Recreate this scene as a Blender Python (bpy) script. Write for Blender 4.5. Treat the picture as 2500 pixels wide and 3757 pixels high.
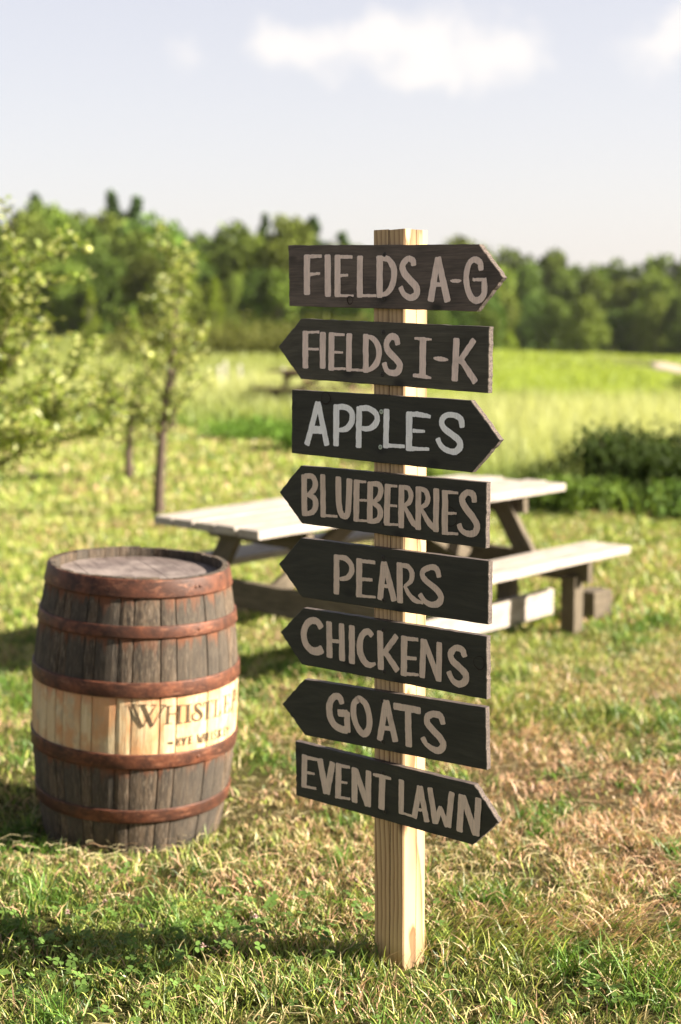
import bpy, math, random
import numpy as np
from mathutils import Vector, Matrix
random.seed(7); RNG = np.random.default_rng(11)
for o in list(bpy.data.objects): bpy.data.objects.remove(o)
SC = bpy.context.scene
COL = SC.collection

# ------------------------------------------------------------------ camera
EYE = 1.52
PITCH, ROLL = math.radians(8.042), math.radians(-0.271)
cam_data = bpy.data.cameras.new('camera'); cam = bpy.data.objects.new('camera', cam_data); COL.objects.link(cam)
cr, sr, cp, sp = math.cos(ROLL), math.sin(ROLL), math.cos(PITCH), math.sin(PITCH)
Rv = Vector((1, 0, 0)); Uv = Vector((0, sp, cp)); Fv = Vector((0, cp, -sp))
rx_ = cr*Rv + sr*Uv; ry_ = -sr*Rv + cr*Uv
m4 = Matrix.Identity(4)
for i in range(3):
    m4[i][0] = rx_[i]; m4[i][1] = ry_[i]; m4[i][2] = -Fv[i]
m4[2][3] = EYE
cam.matrix_world = m4
cam_data.sensor_fit = 'VERTICAL'; cam_data.sensor_height = 36; cam_data.lens = 48.342
cam_data.clip_start = 0.05; cam_data.clip_end = 3000
cam_data.dof.use_dof = True; cam_data.dof.focus_distance = 3.02; cam_data.dof.aperture_fstop = 2.3
cam_data.dof.aperture_blades = 0
SC.camera = cam

# ------------------------------------------------------------------ sun, sky, exposure
SUN_EL, SUN_AZ = math.radians(27), math.radians(97)      # azimuth clockwise from +Y: from the right, slightly camera side
sund = Vector((math.sin(SUN_AZ)*math.cos(SUN_EL), math.cos(SUN_AZ)*math.cos(SUN_EL), math.sin(SUN_EL)))
sl = bpy.data.lights.new('sun', 'SUN'); sl.energy = 5.0; sl.angle = math.radians(0.53); sl.color = (1, 0.90, 0.76)
so = bpy.data.objects.new('sun', sl); COL.objects.link(so); so.location = sund*50
so.rotation_euler = sund.to_track_quat('Z', 'Y').to_euler()
SC.view_settings.view_transform = 'Standard'; SC.view_settings.look = 'None'
SC.view_settings.exposure = 2.12; SC.view_settings.gamma = 1; SC.view_settings.use_curve_mapping = False

world = bpy.data.worlds.new('World'); SC.world = world; world.use_nodes = True
def make_world():
    nt = world.node_tree; nt.nodes.clear(); N = nt.nodes.new; L = nt.links.new
    out = N('ShaderNodeOutputWorld'); bg = N('ShaderNodeBackground'); bg.inputs[1].default_value = 0.08
    L(bg.outputs[0], out.inputs[0])
    sky = N('ShaderNodeTexSky'); sky.sky_type = 'NISHITA'; sky.sun_disc = False
    sky.sun_elevation = SUN_EL; sky.sun_rotation = SUN_AZ; sky.air_density = 1.0; sky.dust_density = 3.0; sky.altitude = 100
    tc = N('ShaderNodeTexCoord')
    def M(op, a, b=None, c=None):
        n = N('ShaderNodeMath'); n.operation = op
        for i, v in enumerate((a, b, c)):
            if v is None: continue
            if isinstance(v, (int, float)): n.inputs[i].default_value = v
            else: L(v, n.inputs[i])
        return n.outputs[0]
    sep = N('ShaderNodeSeparateXYZ'); L(tc.outputs['Generated'], sep.inputs[0])
    nz = N('ShaderNodeTexNoise'); nz.inputs['Scale'].default_value = 16; nz.inputs['Detail'].default_value = 7; nz.inputs['Roughness'].default_value = 0.6
    L(tc.outputs['Generated'], nz.inputs['Vector'])
    nz2 = N('ShaderNodeTexNoise'); nz2.inputs['Scale'].default_value = 42; nz2.inputs['Detail'].default_value = 6
    L(tc.outputs['Generated'], nz2.inputs['Vector'])
    az = M('ARCTAN2', sep.outputs[0], sep.outputs[1]); el = M('ARCSINE', sep.outputs[2])
    s2 = N('ShaderNodeSeparateColor'); L(nz.outputs['Color'], s2.inputs[0])
    s3 = N('ShaderNodeSeparateColor'); L(nz2.outputs['Color'], s3.inputs[0])
    azj = M('ADD', az, M('ADD', M('MULTIPLY', M('SUBTRACT', s2.outputs[0], 0.5), 0.06), M('MULTIPLY', M('SUBTRACT', s3.outputs[0], 0.5), 0.045)))
    elj = M('ADD', el, M('ADD', M('MULTIPLY', M('SUBTRACT', s2.outputs[1], 0.5), 0.04), M('MULTIPLY', M('SUBTRACT', s3.outputs[1], 0.5), 0.036)))
    blobs = [(-.0393,.1853,.030,.020,1),(.0003,.1852,.032,.021,1),(.0277,.1945,.026,.021,1),(.0551,.191,.029,.021,1),(.0794,.178,.042,.026,1),
             (.118,.1825,.030,.029,1.05),(.0491,.1668,.058,.012,.7),(-.1075,.179,.017,.018,.6),(.222,.1827,.036,.024,.95),(.245,.192,.03,.02,.9)]
    rr = random.Random(4)
    for k in range(11):                                    # the same kind of cumulus goes on round the rest of the sky
        a0 = math.radians(24 + 312*(k + rr.random()*.6)/11); e0 = .12 + rr.random()*.4
        for j in range(4): blobs.append((a0 + (j-1.5)*.05 + rr.uniform(-.02, .02) if a0 < 3.0 else a0 - 2*math.pi + (j-1.5)*.05, e0 + rr.uniform(-.012, .012), .045, .024, 1))
    dens = None
    for (a, e, ra, re, w) in blobs:
        da = M('DIVIDE', M('SUBTRACT', azj, a), ra); de = M('DIVIDE', M('SUBTRACT', elj, e), re)
        r2 = M('ADD', M('MULTIPLY', da, da), M('MULTIPLY', de, de))
        g = M('MULTIPLY', M('EXPONENT', M('MULTIPLY', r2, -1.0)), w)
        dens = g if dens is None else M('MAXIMUM', dens, M('MULTIPLY', M('ADD', dens, g), 0.72)) if w >= .7 else M('MAXIMUM', dens, g)
    mr = N('ShaderNodeMapRange'); mr.interpolation_type = 'SMOOTHSTEP'; L(dens, mr.inputs[0]); mr.inputs[1].default_value = .22; mr.inputs[2].default_value = 1.1
    # thin milky veil over the clear sky
    veil = N('ShaderNodeMix'); veil.data_type = 'RGBA'; veil.inputs[0].default_value = VEIL
    L(sky.outputs[0], veil.inputs[6])
    ramp = N('ShaderNodeValToRGB'); L(M('MULTIPLY', el, 2.2), ramp.inputs[0])
    cr_ = ramp.color_ramp; cr_.elements[0].position = 0; cr_.elements[0].color = VC0; cr_.elements[1].position = .52; cr_.elements[1].color = VC1
    e3 = cr_.elements.new(.97); e3.color = VC2; L(M('MULTIPLY', el, 1.5), ramp.inputs[0]); cr_.elements[1].position = .36
    sc = N('ShaderNodeVectorMath'); sc.operation = 'SCALE'; L(ramp.outputs[0], sc.inputs[0]); sc.inputs['Scale'].default_value = VS
    L(sc.outputs[0], veil.inputs[7])
    cl = N('ShaderNodeMix'); cl.data_type = 'RGBA'; L(mr.outputs[0], cl.inputs[0]); L(veil.outputs[2], cl.inputs[6]); cl.inputs[7].default_value = CLOUD
    L(cl.outputs[2], bg.inputs[0])
VEIL = .80; VS = 3.15; VC0 = (.87, .815, .79, 1); VC1 = (.70, .67, .705, 1); VC2 = (.17, .165, .17, 1); CLOUD = (3.05, 2.93, 2.85, 1)
make_world()

# ------------------------------------------------------------------ helpers
def tag(o, label=None, cat=None, group=None, kind=None):
    if label: o['label'] = label
    if cat: o['category'] = cat
    if group: o['group'] = group
    if kind: o['kind'] = kind
    return o
def empty(name, loc=(0, 0, 0), rz=0):
    o = bpy.data.objects.new(name, None); COL.objects.link(o); o.location = loc; o.rotation_euler = (0, 0, rz); o.empty_display_size = .1
    return o
def obj(name, me, parent=None, loc=None, rot=None):
    o = bpy.data.objects.new(name, me); COL.objects.link(o)
    if parent: o.parent = parent
    if loc is not None: o.location = loc
    if rot is not None: o.rotation_euler = rot
    return o
def mesh(name, v, f, mats, mi=None, smooth=False):
    me = bpy.data.meshes.new(name); me.from_pydata([tuple(map(float, p)) for p in v], [], f)
    for m in (mats if isinstance(mats, (list, tuple)) else [mats]): me.materials.append(m)
    if mi is not None: me.polygons.foreach_set('material_index', mi)
    if smooth: me.polygons.foreach_set('use_smooth', [True]*len(me.polygons))
    me.update(); return me
def np_mesh(name, V, tris, mat, col=None, smooth=False):
    """V (n,3), tris (m,3) -> fast mesh, optional per-vertex colour"""
    me = bpy.data.meshes.new(name); n, m = len(V), len(tris)
    me.vertices.add(n); me.vertices.foreach_set('co', np.ascontiguousarray(V, np.float32).ravel())
    me.loops.add(m*3); me.loops.foreach_set('vertex_index', np.ascontiguousarray(tris, np.int32).ravel())
    me.polygons.add(m); me.polygons.foreach_set('loop_start', np.arange(0, m*3, 3, dtype=np.int32))
    me.polygons.foreach_set('loop_total', np.full(m, 3, np.int32))
    if smooth: me.polygons.foreach_set('use_smooth', np.ones(m, bool))
    me.materials.append(mat)
    if col is not None:
        a = me.color_attributes.new('tint', 'FLOAT_COLOR', 'POINT')
        a.data.foreach_set('color', np.ascontiguousarray(np.c_[col, np.ones(n)], np.float32).ravel())
    me.update(calc_edges=True); return me
def copy_tree(o, parent=None):
    c = o.copy(); COL.objects.link(c); c.parent = parent
    for ch in [x for x in bpy.data.objects if x.parent == o]: copy_tree(ch, c)
    return c

class Mat:
    def __init__(s, name, rough=.8):
        s.m = bpy.data.materials.new(name); s.m.use_nodes = True; s.nt = s.m.node_tree; s.nt.nodes.clear()
        s.out = s.N('ShaderNodeOutputMaterial'); s.b = s.N('ShaderNodeBsdfPrincipled'); s.L(s.b.outputs[0], s.out.inputs[0])
        s.b.inputs['Roughness'].default_value = rough; s.b.inputs['Specular IOR Level'].default_value = .3
        s._tc = None
    def N(s, t): return s.nt.nodes.new(t)
    def L(s, a, b): s.nt.links.new(a, b)
    def tc(s, which='Object'):
        if not s._tc: s._tc = s.N('ShaderNodeTexCoord')
        return s._tc.outputs[which]
    def setin(s, sock, v):
        if isinstance(v, (int, float, tuple, list)): sock.default_value = v if not isinstance(v, (tuple, list)) or len(v) == len(sock.default_value) else (*v, 1)
        else: s.L(v, sock)
    def map(s, scale=(1, 1, 1), loc=(0, 0, 0), rot=(0, 0, 0), src=None):
        n = s.N('ShaderNodeMapping'); n.inputs['Scale'].default_value = scale; n.inputs['Location'].default_value = loc; n.inputs['Rotation'].default_value = rot
        s.L(src if src is not None else s.tc(), n.inputs[0]); return n.outputs[0]
    def noise(s, vec, scale=5, detail=4, rough=.5, dist=0, fac=True):
        n = s.N('ShaderNodeTexNoise'); s.L(vec, n.inputs['Vector']); n.inputs['Scale'].default_value = scale; n.inputs['Detail'].default_value = detail
        n.inputs['Roughness'].default_value = rough; n.inputs['Distortion'].default_value = dist
        return n.outputs['Fac' if fac else 'Color']
    def ramp(s, fac, stops):
        n = s.N('ShaderNodeValToRGB'); s.L(fac, n.inputs[0]); e = n.color_ramp.elements
        while len(e) < len(stops): e.new(.5)
        for i, (p, c) in enumerate(stops):
            e[i].position = p; e[i].color = (c, c, c, 1) if isinstance(c, (int, float)) else (*c, 1)
        return n.outputs[0]
    def mix(s, f, a, b, mode='MIX'):
        n = s.N('ShaderNodeMix'); n.data_type = 'RGBA'; n.blend_type = mode; s.setin(n.inputs[0], f); s.setin(n.inputs[6], a); s.setin(n.inputs[7], b); return n.outputs[2]
    def math(s, op, a, b=0, c=0):
        n = s.N('ShaderNodeMath'); n.operation = op; s.setin(n.inputs[0], a); s.setin(n.inputs[1], b); s.setin(n.inputs[2], c); return n.outputs[0]
    def rnd(s):
        return s.N('ShaderNodeObjectInfo').outputs['Random']
    def bump(s, h, strength=.4, dist=.002):
        n = s.N('ShaderNodeBump'); n.inputs['Strength'].default_value = strength; n.inputs['Distance'].default_value = dist; s.L(h, n.inputs['Height']); s.L(n.outputs[0], s.b.inputs['Normal'])
    def color(s, c): s.setin(s.b.inputs['Base Color'], c); return s
    def rough(s, v): s.setin(s.b.inputs['Roughness'], v); return s
def sepz(m, src=None):
    n = m.N('ShaderNodeSeparateXYZ'); m.L(src if src is not None else m.tc(), n.inputs[0]); return n.outputs

# terrain height
def tz(x, y):
    x = np.asarray(x, float); y = np.asarray(y, float)
    z = np.where(y > 3.05, -.25*(1-np.exp(-(np.maximum(y, 3.05)-3.05)/2.6)), np.minimum(-.07*(y-3.05), .12))
    far = np.clip((y-35)/80, 0, 1); z = z + .50*far*far*(3-2*far)*np.clip(.5-x/40, 0, 1)
    # gentle rise of the bright field on the right, falling away behind its crest
    z = z - 3.2*(lambda t: t*t*(3-2*t))(np.clip((y-72+1.7*np.clip(x-5, 0, 11))/60, 0, 1))*np.clip((x+2)/10, 0, 1) - .035*np.exp(-(((x+.69)/.5)**2+((y-4.2)/.5)**2))
    z = z + .012*np.sin(x*2.1+y*1.3) + .008*np.sin(x*5.3-y*3.7+1) + .02*np.sin(x*.7+2)*np.sin(y*.55)*np.clip((y-5)/5, 0, 1)
    return z
def tzf(x, y): return float(tz(x, y))
# smooth lattice noise, used for patches in the lawn
_lat = np.random.default_rng(5).random((64, 64))
def vnoise(x, y, s=1.0, o=0.0):
    x = np.asarray(x)*s + 13.7 + o; y = np.asarray(y)*s + 7.3 + o*1.7
    xi = np.floor(x).astype(int); yi = np.floor(y).astype(int); fx = x-xi; fy = y-yi; fx = fx*fx*(3-2*fx); fy = fy*fy*(3-2*fy)
    g = lambda a, b: _lat[a % 64, b % 64]
    return (g(xi, yi)*(1-fx)+g(xi+1, yi)*fx)*(1-fy) + (g(xi, yi+1)*(1-fx)+g(xi+1, yi+1)*fx)*fy
def fbm(x, y, s=1.0, o=0.0, n=3):
    t = 0; a = .5; w = 0
    for k in range(n): t = t + a*vnoise(x, y, s*2**k, o+k*3.1); w += a; a *= .55
    return t/w
def gauss(x, y, cx, cy, rx, ry): return np.exp(-(((x-cx)/rx)**2+((y-cy)/ry)**2))
def straw(x, y):
    """0 = green turf, 1 = dry straw"""
    b = fbm(x, y, 1.9, 2.0)*1.25-.42
    b = b + .60*gauss(x, y, .95, 4.2, .75, .95) + .35*gauss(x, y, .9, 3.45, .6, .3) + .5*gauss(x, y, 1.9, 6.4, .7, .7) + .55*gauss(x, y, -.15, 4.9, .28, .55) + .25*gauss(x, y, -.7, 3.93, .7, .07) + .25*gauss(x, y, .1, 3.4, .5, .3)
    b = b - .25*gauss(x, y, .2, 2.95, 1.2, .25) - .38*gauss(x, y, -.1, 3.62, 1.2, .2) - .45*gauss(x, y, -.5, 3.3, .6, .4) - .3*gauss(x, y, .5, 3.35, .4, .18) - .35*gauss(x, y, .6, 5.6, .8, .5) - .25*gauss(x, y, -1.2, 5.5, 1, 1)
    b = np.where(y > 7.5, b*.55, b)
    return np.clip(b, 0, 1)
def brown(x, y):
    """reddish dead thatch"""
    b = fbm(x, y, 3.1, 9.0)*1.2-.55
    b = b + 1.1*gauss(x, y, 1.05, 4.45, .85, .9) + .4*gauss(x, y, -.15, 4.9, .25, .4) + .4*gauss(x, y, 1.6, 6.1, .5, .4)
    return np.clip(b, 0, 1)
def lawn_edge(x):
    """distance at which the mown lawn gives way to tall meadow"""
    return np.interp(x, [-30, -3, -.9, .3, 1.2, 2.2, 3, 6, 30], [26, 23, 21, 17, 13.2, 11.9, 11.6, 11.4, 11.4])
BOARDS = [
([(-0.5388,1.6877),(-0.5378,1.5479),(-0.0096,1.6706),(-0.0147,1.5315),(0.0501,1.6009)],[('F',[[(-0.4813,1.6622,0.019),(-0.4822,1.575,0.0191)],[(-0.4847,1.6598,0.0091),(-0.4377,1.6598,0.008)],[(-0.4733,1.619,0.0082),(-0.4427,1.6208,0.0058)]]),('I',[[(-0.4197,1.6603,0.0186),(-0.419,1.5698,0.0187)]]),('E',[[(-0.3903,1.659,0.0175),(-0.3909,1.5687,0.0176)],[(-0.3917,1.6566,0.0088),(-0.3478,1.6549,0.0078)],[(-0.3829,1.6145,0.0074),(-0.3602,1.615,0.0056)],[(-0.3923,1.5702,0.0075),(-0.3446,1.5688,0.0052)]]),('L',[[(-0.3255,1.6549,0.0171),(-0.3263,1.5668,0.0172)],[(-0.3267,1.5686,0.0069),(-0.2803,1.5683,0.0063)]]),('D',[[(-0.2702,1.6532,0.0184),(-0.2702,1.5658,0.0177)],[(-0.2671,1.6497,0.01),(-0.2468,1.6471,0.0141),(-0.2322,1.6291,0.0165),(-0.2305,1.607,0.0165),(-0.2382,1.5851,0.0158),(-0.2529,1.5724,0.0117),(-0.2694,1.5685,0.0067)]]),('S',[[(-0.1772,1.6323,0.0138),(-0.1797,1.6424,0.0146),(-0.1944,1.6459,0.0138),(-0.2075,1.6318,0.0164),(-0.2024,1.6155,0.0172),(-0.1846,1.599,0.0171),(-0.169,1.5832,0.0178),(-0.1711,1.5678,0.017),(-0.187,1.5626,0.0147),(-0.204,1.571,0.0131),(-0.2125,1.5853,0.014)]]),('A',[[(-0.1137,1.6451,0.015),(-0.1316,1.5556,0.0176)],[(-0.1128,1.6457,0.0158),(-0.0879,1.5541,0.0165)],[(-0.1235,1.5898,0.0103),(-0.0991,1.5893,0.0102)]]),('hyphen',[[(-0.0809,1.5969,0.0031),(-0.0729,1.5964,0.0078),(-0.0609,1.5961,0.0077),(-0.0529,1.5963,0.0031)]]),('G',[[(-0.0028,1.6179,0.0128),(-0.0069,1.6341,0.0144),(-0.021,1.6397,0.0129),(-0.0342,1.6297,0.0138),(-0.0403,1.6045,0.0146),(-0.0353,1.5751,0.0146),(-0.0209,1.556,0.0153),(-0.0033,1.5577,0.0144),(0.0055,1.5712,0.0151),(0.0044,1.5987,0.0143)],[(-0.0233,1.5983,0.0069),(0.0091,1.597,0.009)]])],[(-0.2572,1.6569),(-0.2598,1.5608)]),
([(-0.5015,1.5184),(-0.5045,1.3786),(0.018,1.4998),(0.0159,1.3607),(-0.5729,1.4522)],[('F',[[(-0.4879,1.4881,0.0174),(-0.4888,1.4055,0.0175)],[(-0.4937,1.4862,0.0064),(-0.4463,1.4875,0.0063)],[(-0.4798,1.4484,0.0064),(-0.448,1.448,0.0054)]]),('I',[[(-0.435,1.4854,0.018),(-0.4362,1.4058,0.0172)]]),('E',[[(-0.409,1.4847,0.0178),(-0.4105,1.402,0.0179)],[(-0.4113,1.4829,0.008),(-0.3713,1.4813,0.0061)],[(-0.4023,1.4414,0.0062),(-0.3761,1.4417,0.0053)],[(-0.4142,1.404,0.0063),(-0.3681,1.4049,0.0062)]]),('L',[[(-0.3568,1.4828,0.0166),(-0.359,1.4009,0.0167)],[(-0.359,1.4023,0.0061),(-0.3183,1.4024,0.006)]]),('D',[[(-0.3096,1.4816,0.0163),(-0.3094,1.399,0.0164)],[(-0.3069,1.4795,0.0069),(-0.2879,1.4726,0.0136),(-0.2738,1.4547,0.0161),(-0.273,1.4322,0.0161),(-0.2849,1.4121,0.0145),(-0.304,1.402,0.0077)]]),('S',[[(-0.22,1.4614,0.0141),(-0.2247,1.4751,0.0158),(-0.2407,1.4774,0.0159),(-0.252,1.4611,0.016),(-0.245,1.4453,0.0168),(-0.226,1.4304,0.0167),(-0.2143,1.4158,0.0174),(-0.2203,1.4009,0.0167),(-0.2363,1.3978,0.0142),(-0.252,1.4047,0.0135),(-0.2577,1.4192,0.0143)]]),('I',[[(-0.1515,1.4745,0.0178),(-0.1528,1.3914,0.0179)],[(-0.1741,1.4747,0.0049),(-0.1515,1.4734,0.0081),(-0.129,1.4722,0.004)],[(-0.1776,1.3943,0.0074),(-0.1536,1.3927,0.0097),(-0.1298,1.3892,0.0048)]]),('hyphen',[[(-0.123,1.4326,0.004),(-0.1123,1.4314,0.0096),(-0.0959,1.43,0.0095),(-0.0853,1.4288,0.0039)]]),('K',[[(-0.0638,1.474,0.0164),(-0.0679,1.386,0.0173)],[(-0.0192,1.4719,0.0146),(-0.057,1.4249,0.014)],[(-0.0546,1.4336,0.0132),(-0.0151,1.384,0.0162)]])],[(-0.2607,1.4869),(-0.2638,1.3941)]),
([(-0.532,1.3524),(-0.5349,1.2021),(-0.0274,1.3443),(-0.023,1.1896),(0.0471,1.2629)],[('A',[[(-0.4515,1.3246,0.0155),(-0.486,1.2253,0.0167)],[(-0.4506,1.3246,0.0155),(-0.4249,1.2278,0.0163)],[(-0.476,1.2604,0.0185),(-0.435,1.2616,0.0182)]]),('P',[[(-0.3962,1.3204,0.0179),(-0.3977,1.2282,0.0171)],[(-0.3953,1.3161,0.0134),(-0.3695,1.3174,0.0142),(-0.3512,1.3067,0.0158),(-0.3513,1.2852,0.0167),(-0.3661,1.2677,0.0142),(-0.3882,1.2638,0.0098)]]),('P',[[(-0.3294,1.3182,0.0166),(-0.3311,1.2279,0.0167)],[(-0.3276,1.3164,0.0122),(-0.3015,1.3167,0.0138),(-0.2802,1.3048,0.0154),(-0.2802,1.2858,0.0163),(-0.2998,1.2715,0.013),(-0.321,1.2705,0.0096)]]),('L',[[(-0.2511,1.3158,0.0161),(-0.2533,1.2315,0.0162)],[(-0.2564,1.2355,0.0102),(-0.2015,1.2364,0.0083)]]),('E',[[(-0.1884,1.312,0.0174),(-0.189,1.2291,0.0175)],[(-0.1914,1.3087,0.0099),(-0.1617,1.3089,0.0123),(-0.1314,1.3053,0.0081)],[(-0.1785,1.2723,0.0091),(-0.1463,1.2725,0.0065)],[(-0.1912,1.2321,0.0108),(-0.1348,1.2339,0.0073)]]),('S',[[(-0.0476,1.2866,0.0133),(-0.0518,1.3032,0.0149),(-0.0685,1.3113,0.0126),(-0.0909,1.3094,0.0135),(-0.1015,1.2957,0.0144),(-0.094,1.2811,0.0152),(-0.0743,1.2691,0.0151),(-0.0563,1.2575,0.0158),(-0.0525,1.2452,0.0165),(-0.065,1.233,0.015),(-0.0863,1.2339,0.0136),(-0.1036,1.2438,0.0129),(-0.1112,1.2581,0.0137)]])],[(-0.266,1.311),(-0.2688,1.2313)]),
([(-0.5069,1.174),(-0.5036,1.0355),(0.015,1.171),(0.014,1.0284),(-0.5745,1.1058)],[('B',[[(-0.4959,1.1513,0.0178),(-0.495,1.0569,0.0179)],[(-0.4935,1.15,0.0112),(-0.4708,1.1504,0.0148),(-0.4609,1.1371,0.0166),(-0.4663,1.1192,0.0158),(-0.4843,1.106,0.0093)],[(-0.4853,1.1059,0.0093),(-0.4651,1.0997,0.0158),(-0.4604,1.0826,0.0167),(-0.4702,1.0661,0.0149),(-0.4926,1.0597,0.0103)]]),('L',[[(-0.4383,1.156,0.0165),(-0.4372,1.0585,0.0166)],[(-0.4405,1.0609,0.0065),(-0.3951,1.0622,0.0064)]]),('U',[[(-0.3917,1.1537,0.0171),(-0.3902,1.0964,0.0172),(-0.3838,1.0705,0.0163),(-0.3727,1.0649,0.0153),(-0.3624,1.0782,0.017),(-0.3584,1.1513,0.0178)]]),('E',[[(-0.3373,1.1502,0.0177),(-0.339,1.0576,0.0169)],[(-0.3418,1.1481,0.0071),(-0.31,1.1493,0.0061)],[(-0.3329,1.1057,0.0062),(-0.3074,1.1067,0.0061)],[(-0.3422,1.0581,0.0062),(-0.3075,1.0597,0.0061)]]),('B',[[(-0.2974,1.1487,0.0165),(-0.299,1.0569,0.0166)],[(-0.2956,1.1463,0.0096),(-0.2742,1.1461,0.0138),(-0.267,1.1331,0.0155),(-0.2742,1.115,0.0138),(-0.2921,1.1025,0.0087)],[(-0.2921,1.1036,0.0087),(-0.2733,1.0943,0.0147),(-0.2684,1.0804,0.0156),(-0.276,1.0647,0.0139),(-0.2967,1.0582,0.0096)]]),('E',[[(-0.2476,1.147,0.0171),(-0.2507,1.0569,0.0172)],[(-0.2542,1.1451,0.0069),(-0.2213,1.1457,0.0059)],[(-0.2432,1.1011,0.006),(-0.2217,1.1008,0.0059)],[(-0.2564,1.0571,0.006),(-0.2185,1.0591,0.0059)]]),('R',[[(-0.2091,1.1476,0.016),(-0.2098,1.0543,0.0161)],[(-0.2074,1.1453,0.0093),(-0.1897,1.1431,0.0125),(-0.1823,1.1279,0.0142),(-0.1883,1.1119,0.0126),(-0.2016,1.1028,0.0084)],[(-0.2029,1.1044,0.0084),(-0.1886,1.0845,0.0134),(-0.1765,1.0668,0.0142),(-0.1615,1.0587,0.0091)]]),('R',[[(-0.1623,1.1476,0.0157),(-0.1628,1.0544,0.0158)],[(-0.1601,1.1453,0.0091),(-0.1432,1.1417,0.0123),(-0.1363,1.1266,0.0139),(-0.1413,1.1116,0.0123),(-0.1557,1.1027,0.0083)],[(-0.1566,1.104,0.0083),(-0.1395,1.0789,0.0132),(-0.1234,1.0629,0.0139),(-0.1082,1.0581,0.009)]]),('I',[[(-0.1138,1.147,0.0162),(-0.1149,1.0543,0.0155)]]),('E',[[(-0.0905,1.1446,0.0169),(-0.0911,1.0506,0.0162)],[(-0.098,1.1427,0.0081),(-0.0569,1.1434,0.0064)],[(-0.0852,1.0968,0.0072),(-0.0606,1.0983,0.0056)],[(-0.0973,1.0518,0.0073),(-0.0561,1.0536,0.0064)]]),('S',[[(-0.0139,1.1274,0.0133),(-0.0173,1.142,0.0156),(-0.0326,1.1463,0.0141),(-0.0462,1.133,0.0158),(-0.0388,1.1151,0.0166),(-0.02,1.0956,0.0165),(-0.007,1.0781,0.0164),(-0.0124,1.0602,0.0157),(-0.0309,1.0564,0.0142),(-0.046,1.0625,0.0127),(-0.053,1.0749,0.0135)]])],[(-0.2617,1.1531),(-0.2618,1.0559)]),
([(-0.5074,1.0002),(-0.5056,0.8568),(0.0218,1.0018),(0.0227,0.8627),(-0.5796,0.929)],[('P',[[(-0.3976,0.9698,0.0174),(-0.3991,0.8794,0.0175)],[(-0.3967,0.9661,0.011),(-0.3713,0.9659,0.0136),(-0.3537,0.9516,0.0153),(-0.3543,0.9345,0.0153),(-0.3679,0.9197,0.0127),(-0.3885,0.915,0.0082)]]),('E',[[(-0.3302,0.9681,0.0178),(-0.3314,0.8812,0.0179)],[(-0.3357,0.9646,0.0098),(-0.2847,0.9657,0.0088)],[(-0.3244,0.9218,0.0089),(-0.2929,0.9244,0.0079)],[(-0.3383,0.8818,0.0072),(-0.2834,0.8849,0.0062)]]),('A',[[(-0.2591,0.9678,0.0165),(-0.2699,0.8823,0.0167)],[(-0.2573,0.968,0.0165),(-0.2298,0.8844,0.0173)],[(-0.2632,0.9144,0.0096),(-0.2422,0.9147,0.0087)]]),('R',[[(-0.2145,0.9712,0.0171),(-0.213,0.8822,0.0172)],[(-0.2123,0.9679,0.0094),(-0.1913,0.9666,0.0127),(-0.1796,0.9529,0.0143),(-0.1834,0.9339,0.0118),(-0.1999,0.9213,0.0077)],[(-0.2008,0.9211,0.0085),(-0.1859,0.9022,0.0119),(-0.1707,0.8919,0.0127),(-0.1492,0.8889,0.0067)]]),('S',[[(-0.1059,0.9529,0.0131),(-0.1127,0.9697,0.0148),(-0.1296,0.972,0.0132),(-0.1491,0.9614,0.0133),(-0.1495,0.9479,0.0142),(-0.1336,0.9356,0.0149),(-0.1112,0.9231,0.0156),(-0.1005,0.9085,0.0164),(-0.1068,0.8937,0.0157),(-0.1257,0.8877,0.0133),(-0.1449,0.8937,0.0125),(-0.1574,0.9071,0.0134)]])],[(-0.2618,0.979),(-0.26,0.8802)]),
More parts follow.
